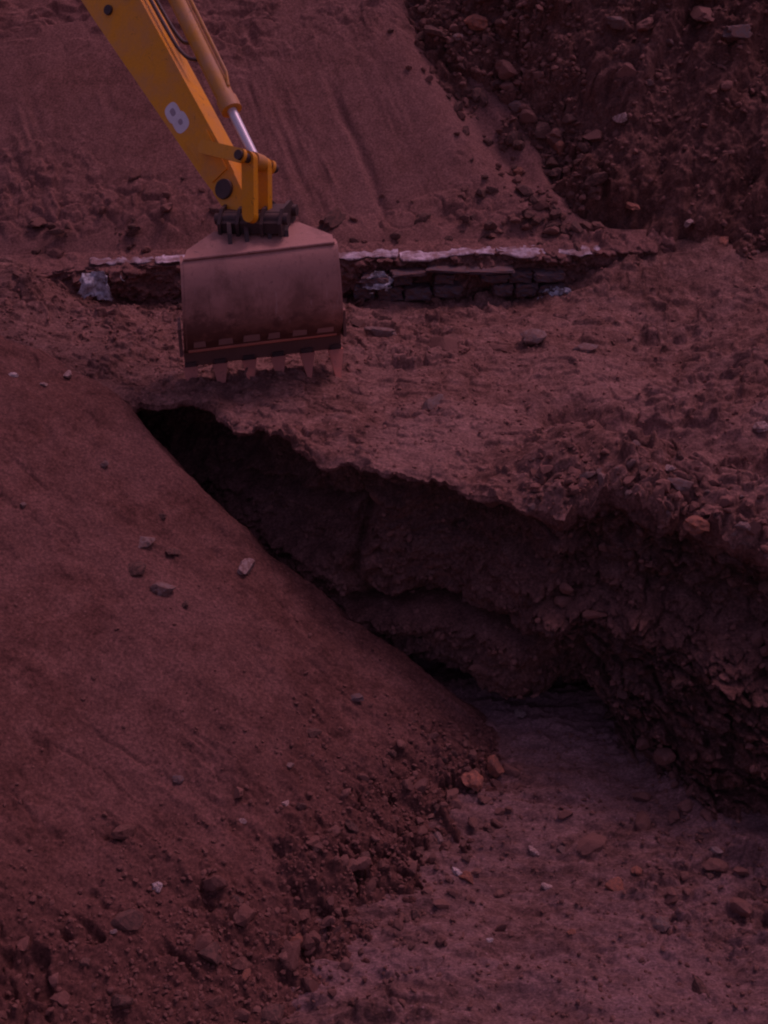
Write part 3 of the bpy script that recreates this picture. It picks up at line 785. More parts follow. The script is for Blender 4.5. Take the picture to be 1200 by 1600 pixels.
def gen_wall(r):
    i = r.randrange(30, NV - 20); j = r.randrange(420, NX + 58)
    if gx[j] < 1.4 and r.random() < 0.75: return None
    return float(WXo[i, j]), float(WYo[i, j]), float(zt[i, j]) - 0.02
pieces('clod', wall, ['clod', 'clod', 'clod_dark'], 170, gen_wall, 10, 0.05, 0.20)
def gen_cut(r):
    x = r.uniform(-4.2, 3.0); y = wall_line_y(x) - abs(r.gauss(0, 0.12)) + 0.02
    return x, y, one(h_plateau, x, y)
pieces('clod', ground, ['clod', 'clod', 'clod_dark'], 55, gen_cut, 12, 0.05, 0.17)

slope_ob = bpy.data.objects['scraped_slope']
def gen_rim(r):
    x = r.choice((r.uniform(-4.4, -1.4), r.uniform(-0.4, 2.7), r.uniform(0.9, 2.7)))
    y = wall_line_y(x) + 0.38 + abs(r.gauss(0, 0.28))
    return x, y, float(slope_base(np.array([x]), np.array([y]))[0]) if y < wall_line_y(x) + 0.5 else one(h_slope, x, y)
pieces('clod', slope_ob, ['clod', 'clod', 'clod_dark', 'clod_dark'], 150, gen_rim, 13, 0.04, 0.22)

def gen_loose(r):
    d = r.uniform(0.05, 2.4); a = r.uniform(1.2, 4.4)
    x = T1[0] - tn[0] * d + tn[1] * a; y = T1[1] - tn[1] * d - tn[0] * a
    if r.random() > float(bank_loose(np.array([x]), np.array([y]))[0]) ** 1.5: return None
    return x, y, one(h_bank, x, y) - 0.02
pieces('clod', bank, ['clod_mid', 'clod_mid', 'clod_mid', 'clod', 'clod_dark'], 105, gen_loose, 14, 0.05, 0.22)

def gen_edge(r):
    y = r.uniform(13.9, 17.8); x = r.uniform(-0.8, 2.4)
    hd = float(heap_dist(np.array([x]), np.array([y]))[0])
    if hd > 0.05 or hd < -0.9 or r.random() > math.exp(hd * 4): return None
    return x, y, one(h_slope, x, y)
pieces('clod', slope_ob, ['clod', 'clod_dark', 'clod_mid'], 110, gen_edge, 16, 0.04, 0.24)

# uncountable crumbs
def crumb_pts(f, gen, n, lo, hi, seed, sink=0.15):
    r = random.Random(seed); P = []
    while len(P) < n:
        q = gen(r)
        if q is None: continue
        P.append(q)
    P = np.array(P); z = f(P[:, 0], P[:, 1])
    s = lo + (hi - lo) * np.array([r.random() for _ in range(n)]) ** 3
    return np.stack([P[:, 0], P[:, 1], z + s * (0.3 - sink), s], -1)
def g_plateau(r):
    x = r.uniform(-4.2, 4.2); ly_ = float(np.interp(x, LX, LY))
    y = ly_ + 0.02 + (13.5 - ly_) * r.random() ** (1.6 if x > 0.8 else 1.0)
    return (x, y)
def g_heap(r):
    x = r.uniform(-0.3, 5.2); y = r.uniform(12.2, 18.5)
    if x > 2.4 and y > 13.9 and r.random() < 0.8: return None
    return (x, y) if float(heap_dist(np.array([x]), np.array([y]))[0]) > -0.15 else None
def g_floor(r): return (r.uniform(-1.2, 4.0), r.uniform(4.2, 8.2))
def g_bank(r):
    d = abs(r.gauss(0, 1.1)) + 0.02; a = r.uniform(-0.5, 4.0)
    x = T1[0] - tn[0] * d + tn[1] * a; y = T1[1] - tn[1] * d - tn[0] * a
    if r.random() > 0.13 + 0.87 * float(bank_loose(np.array([x]), np.array([y]))[0]): return None
    return (x, y)
scatter('soil_crumbs', crumb_pts(h_plateau, g_plateau, 5200, 0.010, 0.055, 21), M['clod'], ground, 1)
hp_ = crumb_pts(h_heap, g_heap, 7000, 0.02, 0.12, 22)
hx_, hy_, hz_ = heap_pt(hp_[:, 0], hp_[:, 1])
scatter('soil_crumbs', np.stack([hx_, hy_, hz_ + 0.15 * hp_[:, 3], hp_[:, 3]], -1), M['clod'], heap, 2)
scatter('soil_crumbs', crumb_pts(h_floor, g_floor, 5500, 0.008, 0.050, 23), M['clod'], fl, 3)
scatter('soil_crumbs', crumb_pts(h_bank, g_bank, 6500, 0.008, 0.055, 24), M['clod_mid'], bank, 4)
# crumbs lodged on the cut face of the trench wall
r = random.Random(31); P = []
for _ in range(2600):
    i = r.randrange(20, NV - 6); j = r.randrange(60, NX + 58)
    if gx[j] < 0.9 and r.random() < 0.6: continue
    s = 0.015 + 0.07 * r.random() ** 3
    P.append((WXo[i, j], WYo[i, j] - 0.2 * s, zt[i, j], s))
scatter('soil_crumbs', P, M['clod'], wall, 5)

# ------------------------------------------------------------------ buried blocks and pale crust behind the bucket
M['block'] = rock_mat('dark_block', (0.13, 0.105, 0.118), 0.55, 0.9, 0.02, 11)
M['crust'] = rock_mat('pale_crust', (0.50, 0.42, 0.45), 0.55, 0.9, 0.02, 16)
def rough_box(sx, sy, sz, seed, amp=0.012, nseg=3):
    bm = bmesh.new(); bmesh.ops.create_cube(bm, size=1)
    bmesh.ops.subdivide_edges(bm, edges=bm.edges[:], cuts=nseg, use_grid_fill=True)
    co = np.array([q.co[:] for q in bm.verts]) * (sx, sy, sz)
    e = np.abs(co) / (np.array([sx, sy, sz]) / 2)
    corner = (e > 0.98).sum(1) >= 2
    co = co * np.where(corner, 0.965, 1.0)[:, None]
    for a in range(3):
        co[:, a] += amp * fbm(co[:, 0] * 9 + seed * 3.7, co[:, 1] * 9 + a * 11.1, co[:, 2] * 9, octv=3, seed=seed + a)
    for q, c in zip(bm.verts, co): q.co = c
    me = bpy.data.meshes.new('block'); bm.to_mesh(me); bm.free()
    return me
foundation = bpy.data.objects.new('buried_block_wall', None); COL.objects.link(foundation)
foundation.location = (0.9, wall_line_y(0.9), 0)
tag(foundation, 'dark courses of old blocks exposed in the cut right of the bucket', 'block wall')
r = random.Random(3)
BM_ = [rough_box(1, 1, 1, 100 + i, 0.10, 4) for i in range(8)]
for m_ in BM_: m_.materials.append(M['block'])
def put(name, me, parent, loc, sc, rz=0.0, ry=0.0):
    ob = link(name, me, None, parent)
    ob.location = Vector(loc) - parent.location; ob.scale = sc; ob.rotation_euler = (r.uniform(-0.05, 0.05), ry, rz)
    return ob
for course, (z0, hh, xa, xb) in enumerate(((0.02, 0.17, -0.36, 2.0), (0.205, 0.13, -0.36, 2.1), (0.345, 0.055, -0.1, 1.6))):
    x = xa + 0.09 * course
    while x < xb:
        lw = r.uniform(0.24, 0.36) if course < 2 else r.uniform(0.3, 0.6)
        if r.random() > 0.16:
            put('block', r.choice(BM_), foundation, (x + lw / 2, wall_line_y(x) + r.uniform(-0.07, 0.045), z0 + hh / 2 + r.uniform(-0.018, 0.018)),
                (lw - r.uniform(0.02, 0.04), 0.22, hh - 0.018), 0.045 + r.uniform(-0.16, 0.16), r.uniform(-0.06, 0.06))
        x += lw
crust = bpy.data.objects.new('pale_crust_layer', None); COL.objects.link(crust)
crust.location = (0, wall_line_y(0), 0.5)
tag(crust, 'thin broken whitish crust capping the cut bank behind the bucket', 'crust')
def crust_mesh(L, seed):
    """a thin brittle sheet with a ragged front edge"""
    n = max(8, int(L / 0.03)); bm = bmesh.new(); rows_ = []
    for k in range(n + 1):
        u = k / n; x = (u - 0.5) * L
        a = np.array([x * 3.0 + seed]); fy = -0.05 + 0.085 * float(fbm(a, a * 0, octv=4, seed=seed)[0]); dz = 0.010 * float(fbm(a * 4, a * 0 + 5, octv=3, seed=seed + 3)[0])
        if k in (0, n): fy += 0.06
        th = 0.022 + 0.012 * float(vnoise(a * 3, a * 0, None, seed)[0])
        rows_.append([bm.verts.new(q) for q in ((x, fy, -th + dz), (x, fy - 0.008, dz - 0.4 * th), (x, fy + 0.012, dz), (x, 0.06, dz + 0.012), (x, 0.26, dz + 0.015), (x, 0.26, -th))])
    for A, B in zip(rows_[:-1], rows_[1:]):
        for i in range(6):
            bm.faces.new((A[i], A[(i + 1) % 6], B[(i + 1) % 6], B[i]))
    bm.faces.new(rows_[0][::-1]); bm.faces.new(rows_[-1])
    bmesh.ops.recalc_face_normals(bm, faces=bm.faces[:])
    me = bpy.data.meshes.new('crust'); bm.to_mesh(me); bm.free(); me.materials.append(M['crust'])
    return me
x = -3.42; k = 0
while x < 2.1:
    L = r.uniform(0.5, 1.3)
    xm = x + L / 2
    zc = slope_base(np.array([xm]), np.array([wall_line_y(xm) + 0.42]))[0] - 0.058 + r.uniform(-0.012, 0.012)
    if xm > 1.9: zc -= 0.012
    if xm < -1.5: zc += 0.022
    put('crust_piece', crust_mesh(L - 0.015, 200 + k), crust, (xm, wall_line_y(xm) + 0.13 + r.uniform(-0.02, 0.02), zc), (1, 1, 1), 0.045 + r.uniform(-0.02, 0.02), -0.022 + r.uniform(-0.02, 0.02))
    x += L; k += 1

# torn pale plastic in the cut, left end and right of the bucket
m_, n_, b_ = new_mat('torn_plastic')
t_ = N(n_, 'ShaderNodeTexNoise', Scale=14.0, Detail=6.0, Roughness=0.7)
tc_ = n_.nodes.new('ShaderNodeTexCoord'); n_.links.new(tc_.outputs['Object'], t_.inputs['Vector'])
n_.links.new(ramp(n_, t_.outputs['Fac'], [(0.35, (0.16, 0.11, 0.11)), (0.5, (0.45, 0.44, 0.46)), (0.66, (0.78, 0.80, 0.82))]), b_.inputs['Base Color'])
b_.inputs['Roughness'].default_value = 0.9; b_.inputs['Specular IOR Level'].default_value = 0.2
M['plastic'] = m_
def plastic(name, px, py, h, w_, hgt, seed, label):
    p = at(px, py, h)
    n1, n2 = 34, 26
    U, V_ = np.meshgrid(np.linspace(-0.5, 0.5, n1), np.linspace(-0.5, 0.5, n2))
    X_ = U * w_ + 0.10 * w_ * fbm(U * 3, V_ * 3, octv=3, seed=seed); Z_ = V_ * hgt + 0.15 * hgt * fbm(U * 4 + 9, V_ * 3, octv=3, seed=seed + 1)
    Y_ = 0.06 * fbm(U * 4, V_ * 3, octv=4, gain=0.55, seed=seed + 2) + 0.10 * V_
    rad = np.sqrt((U * 2) ** 2 + (V_ * 2) ** 2) + 0.55 * fbm(U * 3.5, V_ * 3.5, octv=3, seed=seed + 3)
    me = grid_mesh(name, X_, Y_, Z_, rad < 0.70)
    ob = link(name, me, M['plastic']); ob.location = p
    sd = ob.modifiers.new('thickness', 'SOLIDIFY'); sd.thickness = 0.004
    return tag(ob, label, 'plastic sheet')
plastic('torn_plastic_sheet', 592, 440, wall_line_y(-0.05) - 0.16, 0.55, 0.24, 301, 'crumpled bluish white plastic scrap in the cut just right of the bucket')
plastic('torn_plastic_sheet', 152, 452, wall_line_y(-3.3) - 0.20, 0.62, 0.48, 311, 'torn pale plastic sheet hanging at the left end of the cut bank')
plastic('torn_plastic_sheet', 868, 462, wall_line_y(2.0) - 0.17, 0.38, 0.22, 321, 'small pale plastic scrap at the right end of the dark blocks')

# ------------------------------------------------------------------ excavator arm and bucket
def paint_mat(name, c, rough=0.5, dust=(0.22, 0.12, 0.095), damt=0.75, metal=0.0, scale=3.0, lo=0.48, hi=0.68):
    m, n, b = new_mat(name)
    tc = n.nodes.new('ShaderNodeTexCoord')
    a = N(n, 'ShaderNodeTexNoise', Scale=scale, Detail=8.0, Roughness=0.7, Distortion=0.3); n.links.new(tc.outputs['Object'], a.inputs['Vector'])
    f = N(n, 'ShaderNodeTexNoise', Scale=scale * 14, Detail=6.0, Roughness=0.7); n.links.new(tc.outputs['Object'], f.inputs['Vector'])
    base = mixc(n, ramp(n, f.outputs['Fac'], [(0.35, 0.0), (0.75, 0.35)]), c, tuple(q * 0.62 for q in c))
    # dust settles on faces that look up
    g = n.nodes.new('ShaderNodeNewGeometry'); sx = n.nodes.new('ShaderNodeSeparateXYZ'); n.links.new(g.outputs['Normal'], sx.inputs[0])
    up = N(n, 'ShaderNodeMath', operation='MULTIPLY_ADD'); n.links.new(sx.outputs[2], up.inputs[0]); up.inputs[1].default_value = 0.16; n.links.new(a.outputs['Fac'], up.inputs[2])
    col = mixc(n, ramp(n, up.outputs[0], [(lo, 0.0), (hi, damt)]), base, dust)
    ch = N(n, 'ShaderNodeTexNoise', Scale=scale * 3.2, Detail=10.0, Roughness=0.78, Distortion=0.8); n.links.new(tc.outputs['Object'], ch.inputs['Vector'])
    col = mixc(n, ramp(n, ch.outputs['Fac'], [(0.60, 0.0), (0.66, 0.75)]), col, tuple(0.22 * q + 0.02 for q in c))
    n.links.new(col, b.inputs['Base Color'])
    b.inputs['Roughness'].default_value = rough; b.inputs['Metallic'].default_value = metal
    b.inputs['Specular IOR Level'].default_value = 0.35
    bp = N(n, 'ShaderNodeBump', Strength=0.5, Distance=0.006); n.links.new(f.outputs['Fac'], bp.inputs['Height']); n.links.new(bp.outputs[0], b.inputs['Normal'])
    return m
M['yellow'] = paint_mat('yellow_paint', (0.88, 0.38, 0.008), 0.45, (0.56, 0.28, 0.14), 0.4)
M['yellow2'] = paint_mat('dusty_yellow_paint', (0.66, 0.30, 0.02), 0.55, (0.50, 0.28, 0.18), 0.7, lo=0.42, hi=0.7)
M['steel'] = paint_mat('worn_bucket_steel', (0.27, 0.13, 0.10), 0.6, (0.48, 0.24, 0.19), 0.9, 0.0, 2.2, 0.42, 0.62)
# ragged mud patches painting in shade on the lower shell, thinning out upwards
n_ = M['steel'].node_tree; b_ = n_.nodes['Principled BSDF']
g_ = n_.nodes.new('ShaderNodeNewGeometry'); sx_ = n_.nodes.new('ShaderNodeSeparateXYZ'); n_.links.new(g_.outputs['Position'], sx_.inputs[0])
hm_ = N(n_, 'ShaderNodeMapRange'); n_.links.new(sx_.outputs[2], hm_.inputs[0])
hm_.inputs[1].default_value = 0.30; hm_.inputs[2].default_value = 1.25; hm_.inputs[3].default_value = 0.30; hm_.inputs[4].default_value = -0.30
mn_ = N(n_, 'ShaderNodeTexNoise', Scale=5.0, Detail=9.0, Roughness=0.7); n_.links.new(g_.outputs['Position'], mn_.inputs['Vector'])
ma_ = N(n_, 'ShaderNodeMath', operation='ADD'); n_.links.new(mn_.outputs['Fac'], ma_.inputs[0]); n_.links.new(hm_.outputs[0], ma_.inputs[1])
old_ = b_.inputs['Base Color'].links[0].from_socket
# long scrape marks running down the shell
mp_ = n_.nodes.new('ShaderNodeMapping'); mp_.inputs['Scale'].default_value = (26, 26, 1.6); n_.links.new(g_.outputs['Position'], mp_.inputs[0])
sc_ = N(n_, 'ShaderNodeTexNoise', Scale=1.0, Detail=8.0, Roughness=0.75); n_.links.new(mp_.outputs[0], sc_.inputs['Vector'])
old_ = mixc(n_, ramp(n_, sc_.outputs['Fac'], [(0.56, 0.0), (0.70, 0.65)]), old_, (0.17, 0.08, 0.062))
old_ = mixc(n_, ramp(n_, sc_.outputs['Fac'], [(0.30, 0.5), (0.40, 0.0)]), old_, (0.62, 0.44, 0.40))
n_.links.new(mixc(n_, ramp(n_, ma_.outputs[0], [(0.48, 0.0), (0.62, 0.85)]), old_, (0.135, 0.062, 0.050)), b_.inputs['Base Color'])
M['pad'] = paint_mat('worn_pad_steel', (0.40, 0.24, 0.21), 0.6, (0.45, 0.28, 0.25), 0.6)
M['grime'] = paint_mat('greasy_steel', (0.06, 0.042, 0.040), 0.55, (0.13, 0.07, 0.06), 0.6)
M['tooth'] = paint_mat('bare_tooth_steel', (0.72, 0.24, 0.16), 0.55, (0.40, 0.16, 0.12), 0.6, lo=0.46, hi=0.6)
m_, n_, b_ = new_mat('chrome_rod'); b_.inputs['Base Color'].default_value = (0.72, 0.70, 0.72, 1); b_.inputs['Roughness'].default_value = 0.38; b_.inputs['Metallic'].default_value = 0.35
M['chrome'] = m_
M['white'] = paint_mat('white_sticker', (0.85, 0.84, 0.85), 0.6, (0.6, 0.48, 0.46), 0.3)

exc = bpy.data.objects.new('excavator', None); COL.objects.link(exc)
BY = R(9)
exc.location = (at(410, 590, 11.25).x, 11.25, 0)
tag(exc, 'yellow excavator arm reaching in from the upper left with a broad steel bucket', 'excavator')
def part(name, bm, mat, parent=exc, bevel=0.0, smooth=False):
    ob = bm_obj(name, bm, mat, None, bevel, smooth)
    ob.parent = parent
    if parent is exc: ob.matrix_parent_inverse = Matrix.Translation(exc.location).inverted()
    return ob

# bucket: profile in (u, z), u towards the viewer, extruded across the width; frame turned so that its left side is nearer
bc = Vector((at(410, 470, 11.08).x, 11.08, -0.01))
ax = Vector((math.cos(BY), math.sin(BY), 0.012)).normalized()     # left to right
fu = Vector((math.sin(BY), -math.cos(BY), 0))                      # towards the viewer
def B(s, u, z): return bc + ax * (s * 0.925) + fu * u + Vector((0, 0, z + 0.05 * s))
HW_T, HW_B = 0.775, 0.835
def hw(z): return HW_B + (HW_T - HW_B) * min(1, max(0, z / 1.3))
prof = [(-0.13, 1.385), (-0.10, 1.378), (-0.045, 1.33), (0.015, 1.23), (0.055, 1.10), (0.075, 0.97), (0.07, 0.84), (0.035, 0.72), (-0.05, 0.60), (-0.16, 0.50), (-0.27, 0.42), (-0.335, 0.36)]
def smooth_prof(p, n=5):
    out = []
    for i in range(len(p) - 1):
        p0 = p[max(i - 1, 0)]; p1 = p[i]; p2 = p[i + 1]; p3 = p[min(i + 2, len(p) - 1)]
        for k in range(n):
            t_ = k / n
            out.append(tuple(0.5 * ((2 * p1[a]) + (-p0[a] + p2[a]) * t_ + (2 * p0[a] - 5 * p1[a] + 4 * p2[a] - p3[a]) * t_ ** 2 + (-p0[a] + 3 * p1[a] - 3 * p2[a] + p3[a]) * t_ ** 3) for a in (0, 1)))
    out.append(p[-1]); return out
sp = smooth_prof(prof)
bm = bmesh.new()
NS = 14; TH = 0.028
def shell_pt(i, s, inner):
    u, z = sp[i]
    a = sp[max(i - 1, 0)]; b = sp[min(i + 1, len(sp) - 1)]
    du, dz = b[0] - a[0], b[1] - a[1]; L = math.hypot(du, dz)
    if inner: u, z = u + TH * dz / L, z - TH * du / L
    x = s * hw(z)
    dent = 0.006 * float(fbm(np.array([x * 2.0]), np.array([z * 2.5]), octv=2, seed=401)[0])
    return B(x, u + dent, z)
outer = [[bm.verts.new(shell_pt(i, -1 + 2 * k / NS, False)) for k in range(NS + 1)] for i in range(len(sp))]
inner = [[bm.verts.new(shell_pt(i, -1 + 2 * k / NS, True)) for k in range(NS + 1)] for i in range(len(sp))]
for i in range(len(sp) - 1):
    for k in range(NS):
        bm.faces.new((outer[i][k], outer[i][k + 1], outer[i + 1][k + 1], outer[i + 1][k]))
        bm.faces.new((inner[i][k], inner[i + 1][k], inner[i + 1][k + 1], inner[i][k + 1]))
    bm.faces.new((outer[i][0], outer[i + 1][0], inner[i + 1][0], inner[i][0]))
    bm.faces.new((outer[i][NS], inner[i][NS], inner[i + 1][NS], outer[i + 1][NS]))
for k in range(NS):
    bm.faces.new((outer[0][k], inner[0][k], inner[0][k + 1], outer[0][k + 1]))
    bm.faces.new((outer[-1][k], outer[-1][k + 1], inner[-1][k + 1], inner[-1][k]))
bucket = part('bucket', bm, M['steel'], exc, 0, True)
# top closing plate, narrower towards the hinge
bm = bmesh.new()
def slab(bm, pts, th):
    n = len(pts)
    c = [Vector(p) for p in pts]
    nn = (c[1] - c[0]).cross(c[-1] - c[0]).normalized()
    A = [bm.verts.new(p) for p in c]; Bv = [bm.verts.new(p - nn * th) for p in c]
    bm.faces.new(A); bm.faces.new(Bv[::-1])
    for i in range(n): bm.faces.new((A[i], Bv[i], Bv[(i + 1) % n], A[(i + 1) % n]))
slab(bm, [B(-0.77, -0.115, 1.393), B(0.77, -0.115, 1.393), B(0.77, -0.25, 1.425), B(0.46, -0.52, 1.50), B(-0.44, -0.52, 1.50), B(-0.73, -0.27, 1.43)], 0.03)
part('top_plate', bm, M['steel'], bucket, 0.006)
# weld bead where top plate and shell meet
bm = bmesh.new(); tube(bm, B(-0.772, -0.10, 1.394), B(0.772, -0.10, 1.394), 0.016, seg=8)
part('top_edge_bead', bm, M['steel'], bucket, 0, True)
# side plates
for s in (-1, 1):
    bm = bmesh.new()
    pr = [(u - 0.006, z) for u, z in sp] + [(-0.45, 0.36), (-0.60, 0.60), (-0.66, 0.95), (-0.52, 1.22), (-0.30, 1.37), (-0.15, 1.385)]
    A = []; Bv = []
    for u, z in pr:
        h_ = hw(z) if z < 1.42 else hw(z)
        A.append(bm.verts.new(B(s * (h_ + 0.002), u, z))); Bv.append(bm.verts.new(B(s * (h_ + 0.030), u, z)))
    bm.faces.new(A if s < 0 else A[::-1]); bm.faces.new(Bv[::-1] if s < 0 else Bv)
    n = len(pr)
    for i in range(n): bm.faces.new((A[i], A[(i + 1) % n], Bv[(i + 1) % n], Bv[i]))
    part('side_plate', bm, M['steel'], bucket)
    # side cutter near the lip
    bm = bmesh.new()
    hexa(bm, [B(s * 0.862, -0.175, 0.40), B(s * 0.892, -0.175, 0.40), B(s * 0.892, -0.455, 0.33), B(s * 0.862, -0.455, 0.33), B(s * 0.862, -0.225, 0.66), B(s * 0.892, -0.225, 0.66), B(s * 0.892, -0.565, 0.66), B(s * 0.862, -0.565, 0.66)])
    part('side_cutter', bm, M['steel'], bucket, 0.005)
# cutting lip
bm = bmesh.new()
hexa(bm, [B(-0.85, -0.325, 0.395), B(0.85, -0.325, 0.395), B(0.85, -0.385, 0.375), B(-0.85, -0.385, 0.375), B(-0.85, -0.340, 0.225), B(0.85, -0.340, 0.225), B(0.85, -0.385, 0.20), B(-0.85, -0.385, 0.20)])
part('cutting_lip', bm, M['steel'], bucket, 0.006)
bm = bmesh.new(); tube(bm, B(-0.80, -0.300, 0.40), B(0.80, -0.300, 0.40), 0.022, seg=10)
part('wear_bar', bm, M['tooth'], bucket, 0, True)
# wear pads above the lip: wedges with a nearly upright front
for k in range(6):
    s0 = -0.74 + k * 0.262
    wd = 0.13 + 0.05 * ((k * 7) % 3) / 2
    bm = bmesh.new()
    hexa(bm, [B(s0, -0.145, 0.485), B(s0 + wd, -0.145, 0.485), B(s0 + wd, -0.26, 0.46), B(s0, -0.26, 0.46),
              B(s0 + 0.01, -0.045, 0.615), B(s0 + wd - 0.01, -0.045, 0.615), B(s0 + wd - 0.01, -0.16, 0.585), B(s0 + 0.01, -0.16, 0.585)])
    part('wear_pad', bm, M['pad'], bucket, 0.006)
for k in range(6):
    s0 = -0.79 + k * 0.316
    bm = bmesh.new()
    a = 0.062
    hexa(bm, [B(s0 - a, -0.310, 0.27), B(s0 + a, -0.310, 0.27), B(s0 + a, -0.415, 0.25), B(s0 - a, -0.415, 0.25),
              B(s0 - a * 0.95, -0.315, 0.185), B(s0 + a * 0.95, -0.315, 0.185), B(s0 + a * 0.95, -0.405, 0.165), B(s0 - a * 0.95, -0.405, 0.165)])
    ad = part('tooth_adapter', bm, M['grime'], bucket, 0.008)
    bm = bmesh.new()
    rr = random.Random(50 + k); lo_ = -0.055 + rr.uniform(-0.03, 0.05)
    hexa(bm, [B(s0 - 0.082, -0.300, 0.225), B(s0 + 0.082, -0.300, 0.225), B(s0 + 0.082, -0.410, 0.20), B(s0 - 0.082, -0.410, 0.20),
              B(s0 - 0.018, -0.10, lo_ + 0.03), B(s0 + 0.018, -0.10, lo_ + 0.03), B(s0 + 0.018, -0.125, lo_ + 0.01), B(s0 - 0.018, -0.125, lo_ + 0.01)])
    part('tooth', bm, M['tooth'], bucket, 0.008)

# stick: from the bucket hinge up, back and left
P0 = at(388, 330, 11.75); P1 = at(204, 0, 13.5)
sa = (P1 - P0).normalized()
fh = Vector((0.72, -0.694, 0))
sf_ = (fh - sa * fh.dot(sa)).normalized()         # front face normal (towards viewer / up)
ss = sa.cross(sf_).normalized()                   # sideways
_s = 1 if ss.x < 0 else -1
_rm = max((Matrix.Rotation(R(q), 3, sa) for q in (16, -16)), key=lambda m: ((m @ ss) * _s).z)
sf_ = (_rm @ sf_).normalized(); ss = (_rm @ ss).normalized()      # added roll turns the left face up to catch more sky light
if ss.x > 0: ss = -ss                             # to the left
def Q(t, f, s): return P0 + sa * t + sf_ * f + ss * s
bm = bmesh.new()
L1 = (P1 - P0).length
secs = [(0.10, 0.12, -0.14, 0.125), (0.55, 0.14, -0.20, 0.13), (1.4, 0.15, -0.275, 0.14), (L1, 0.17, -0.40, 0.15), (L1 + 1.3, 0.19, -0.50, 0.15), (L1 + 2.0, 0.08, -0.36, 0.14)]
rings = [[Q(t_, f1, s_), Q(t_, f1, -s_), Q(t_, f0, -s_), Q(t_, f0, s_)] for t_, f1, f0, s_ in secs]
VR = [[bm.verts.new(q) for q in rg] for rg in rings]
for A, Bv in zip(VR[:-1], VR[1:]):
    for i in range(4): bm.faces.new((A[i], A[(i + 1) % 4], Bv[(i + 1) % 4], Bv[i]))
bm.faces.new(VR[0][::-1]); bm.faces.new(VR[-1])
stick = part('stick', bm, M['yellow'], exc, 0.022, True)

# doubler plates and the pin bosses of the stick
for sg in (1, -1):
    bm = bmesh.new()
    tube(bm, Q(0.24, -0.02, sg * 0.15), Q(0.24, -0.02, sg * 0.215), 0.105, 0.095, 24)
    part('pin_boss', bm, M['grime'], stick, 0.006, True)
    bm = bmesh.new()
    tube(bm, Q(0.72, 0.02, sg * 0.155), Q(0.72, 0.02, sg * 0.22), 0.06, 0.055, 20)
    part('link_pin', bm, M['grime'], stick, 0.004, True)
for tt, ff in ((L1 - 0.02, -0.20), (L1 - 0.05, 0.08)):
    bm = bmesh.new(); tube(bm, Q(tt, ff, 0.13), Q(tt, ff, 0.175), 0.055, 0.05, 18)
    part('hose_clamp', bm, M['grime'], stick, 0.004, True)
# nose of the stick: two cheeks reaching down to the hinge
for sg in (1, -1):
    bm = bmesh.new()
    pr = [Q(0.30, 0.15, 0), Q(0.30, -0.15, 0), Q(0.02, -0.13, 0), Q(-0.08, -0.06, 0), Q(-0.08, 0.06, 0), Q(0.02, 0.13, 0)]
    prism(bm, pr, ss * sg * 0.135, ss * sg * 0.185)
    part('nose_cheek', bm, M['yellow'], stick, 0.01)

# white marking on the side of the stick: two joined lobes
bm = bmesh.new()
def lobe(cx, cy, rx, ry, n=24): return [(cx + rx * math.copysign(abs(math.cos(a)) ** 0.7, math.cos(a)), cy + ry * math.copysign(abs(math.sin(a)) ** 0.7, math.sin(a))) for a in (2 * math.pi * i / n for i in range(n))]
tD = 1.24
fD = -0.12
def side_s(t_):
    for (ta, _, _, sa0), (tb, _, _, sb0) in zip(secs[:-1], secs[1:]):
        if ta <= t_ <= tb: return sa0 + (sb0 - sa0) * (t_ - ta) / (tb - ta)
    return 0.18
mk_lobes = ((0.070, -0.012, 0.105, 0.085), (-0.070, 0.012, 0.105, 0.092))
for li, (ct, cf, rt, rf) in enumerate(mk_lobes):
    vs = [bm.verts.new(Q(tD + a, fD + b, side_s(tD + a) + 0.003 + 0.0006 * li)) for a, b in lobe(ct, cf, rt, rf)]
    vb = [bm.verts.new(Q(tD + a, fD + b, side_s(tD + a) - 0.004)) for a, b in lobe(ct, cf, rt, rf)]
    bm.faces.new(vs)
    for i in range(len(vs)): bm.faces.new((vs[i], vs[(i + 1) % len(vs)], vb[(i + 1) % len(vs)], vb[i]))
part('white_marking', bm, M['white'], stick)
M['faded_print'] = paint_mat('faded_print', (0.42, 0.36, 0.40), 0.6, (0.5, 0.38, 0.36), 0.3)
for ct, cf, rt, rf in ((0.075, -0.008, 0.040, 0.030), (-0.068, 0.014, 0.030, 0.026)):
    bm = bmesh.new()
    vs = [bm.verts.new(Q(tD + a, fD + b, side_s(tD + a) + 0.0055)) for a, b in lobe(ct, cf, rt, rf)]
    vb = [bm.verts.new(Q(tD + a, fD + b, side_s(tD + a) + 0.001)) for a, b in lobe(ct, cf, rt, rf)]
    bm.faces.new(vs)
    for i in range(len(vs)): bm.faces.new((vs[i], vs[(i + 1) % len(vs)], vb[(i + 1) % len(vs)], vb[i]))
    part('faded_print', bm, M['faded_print'], stick)

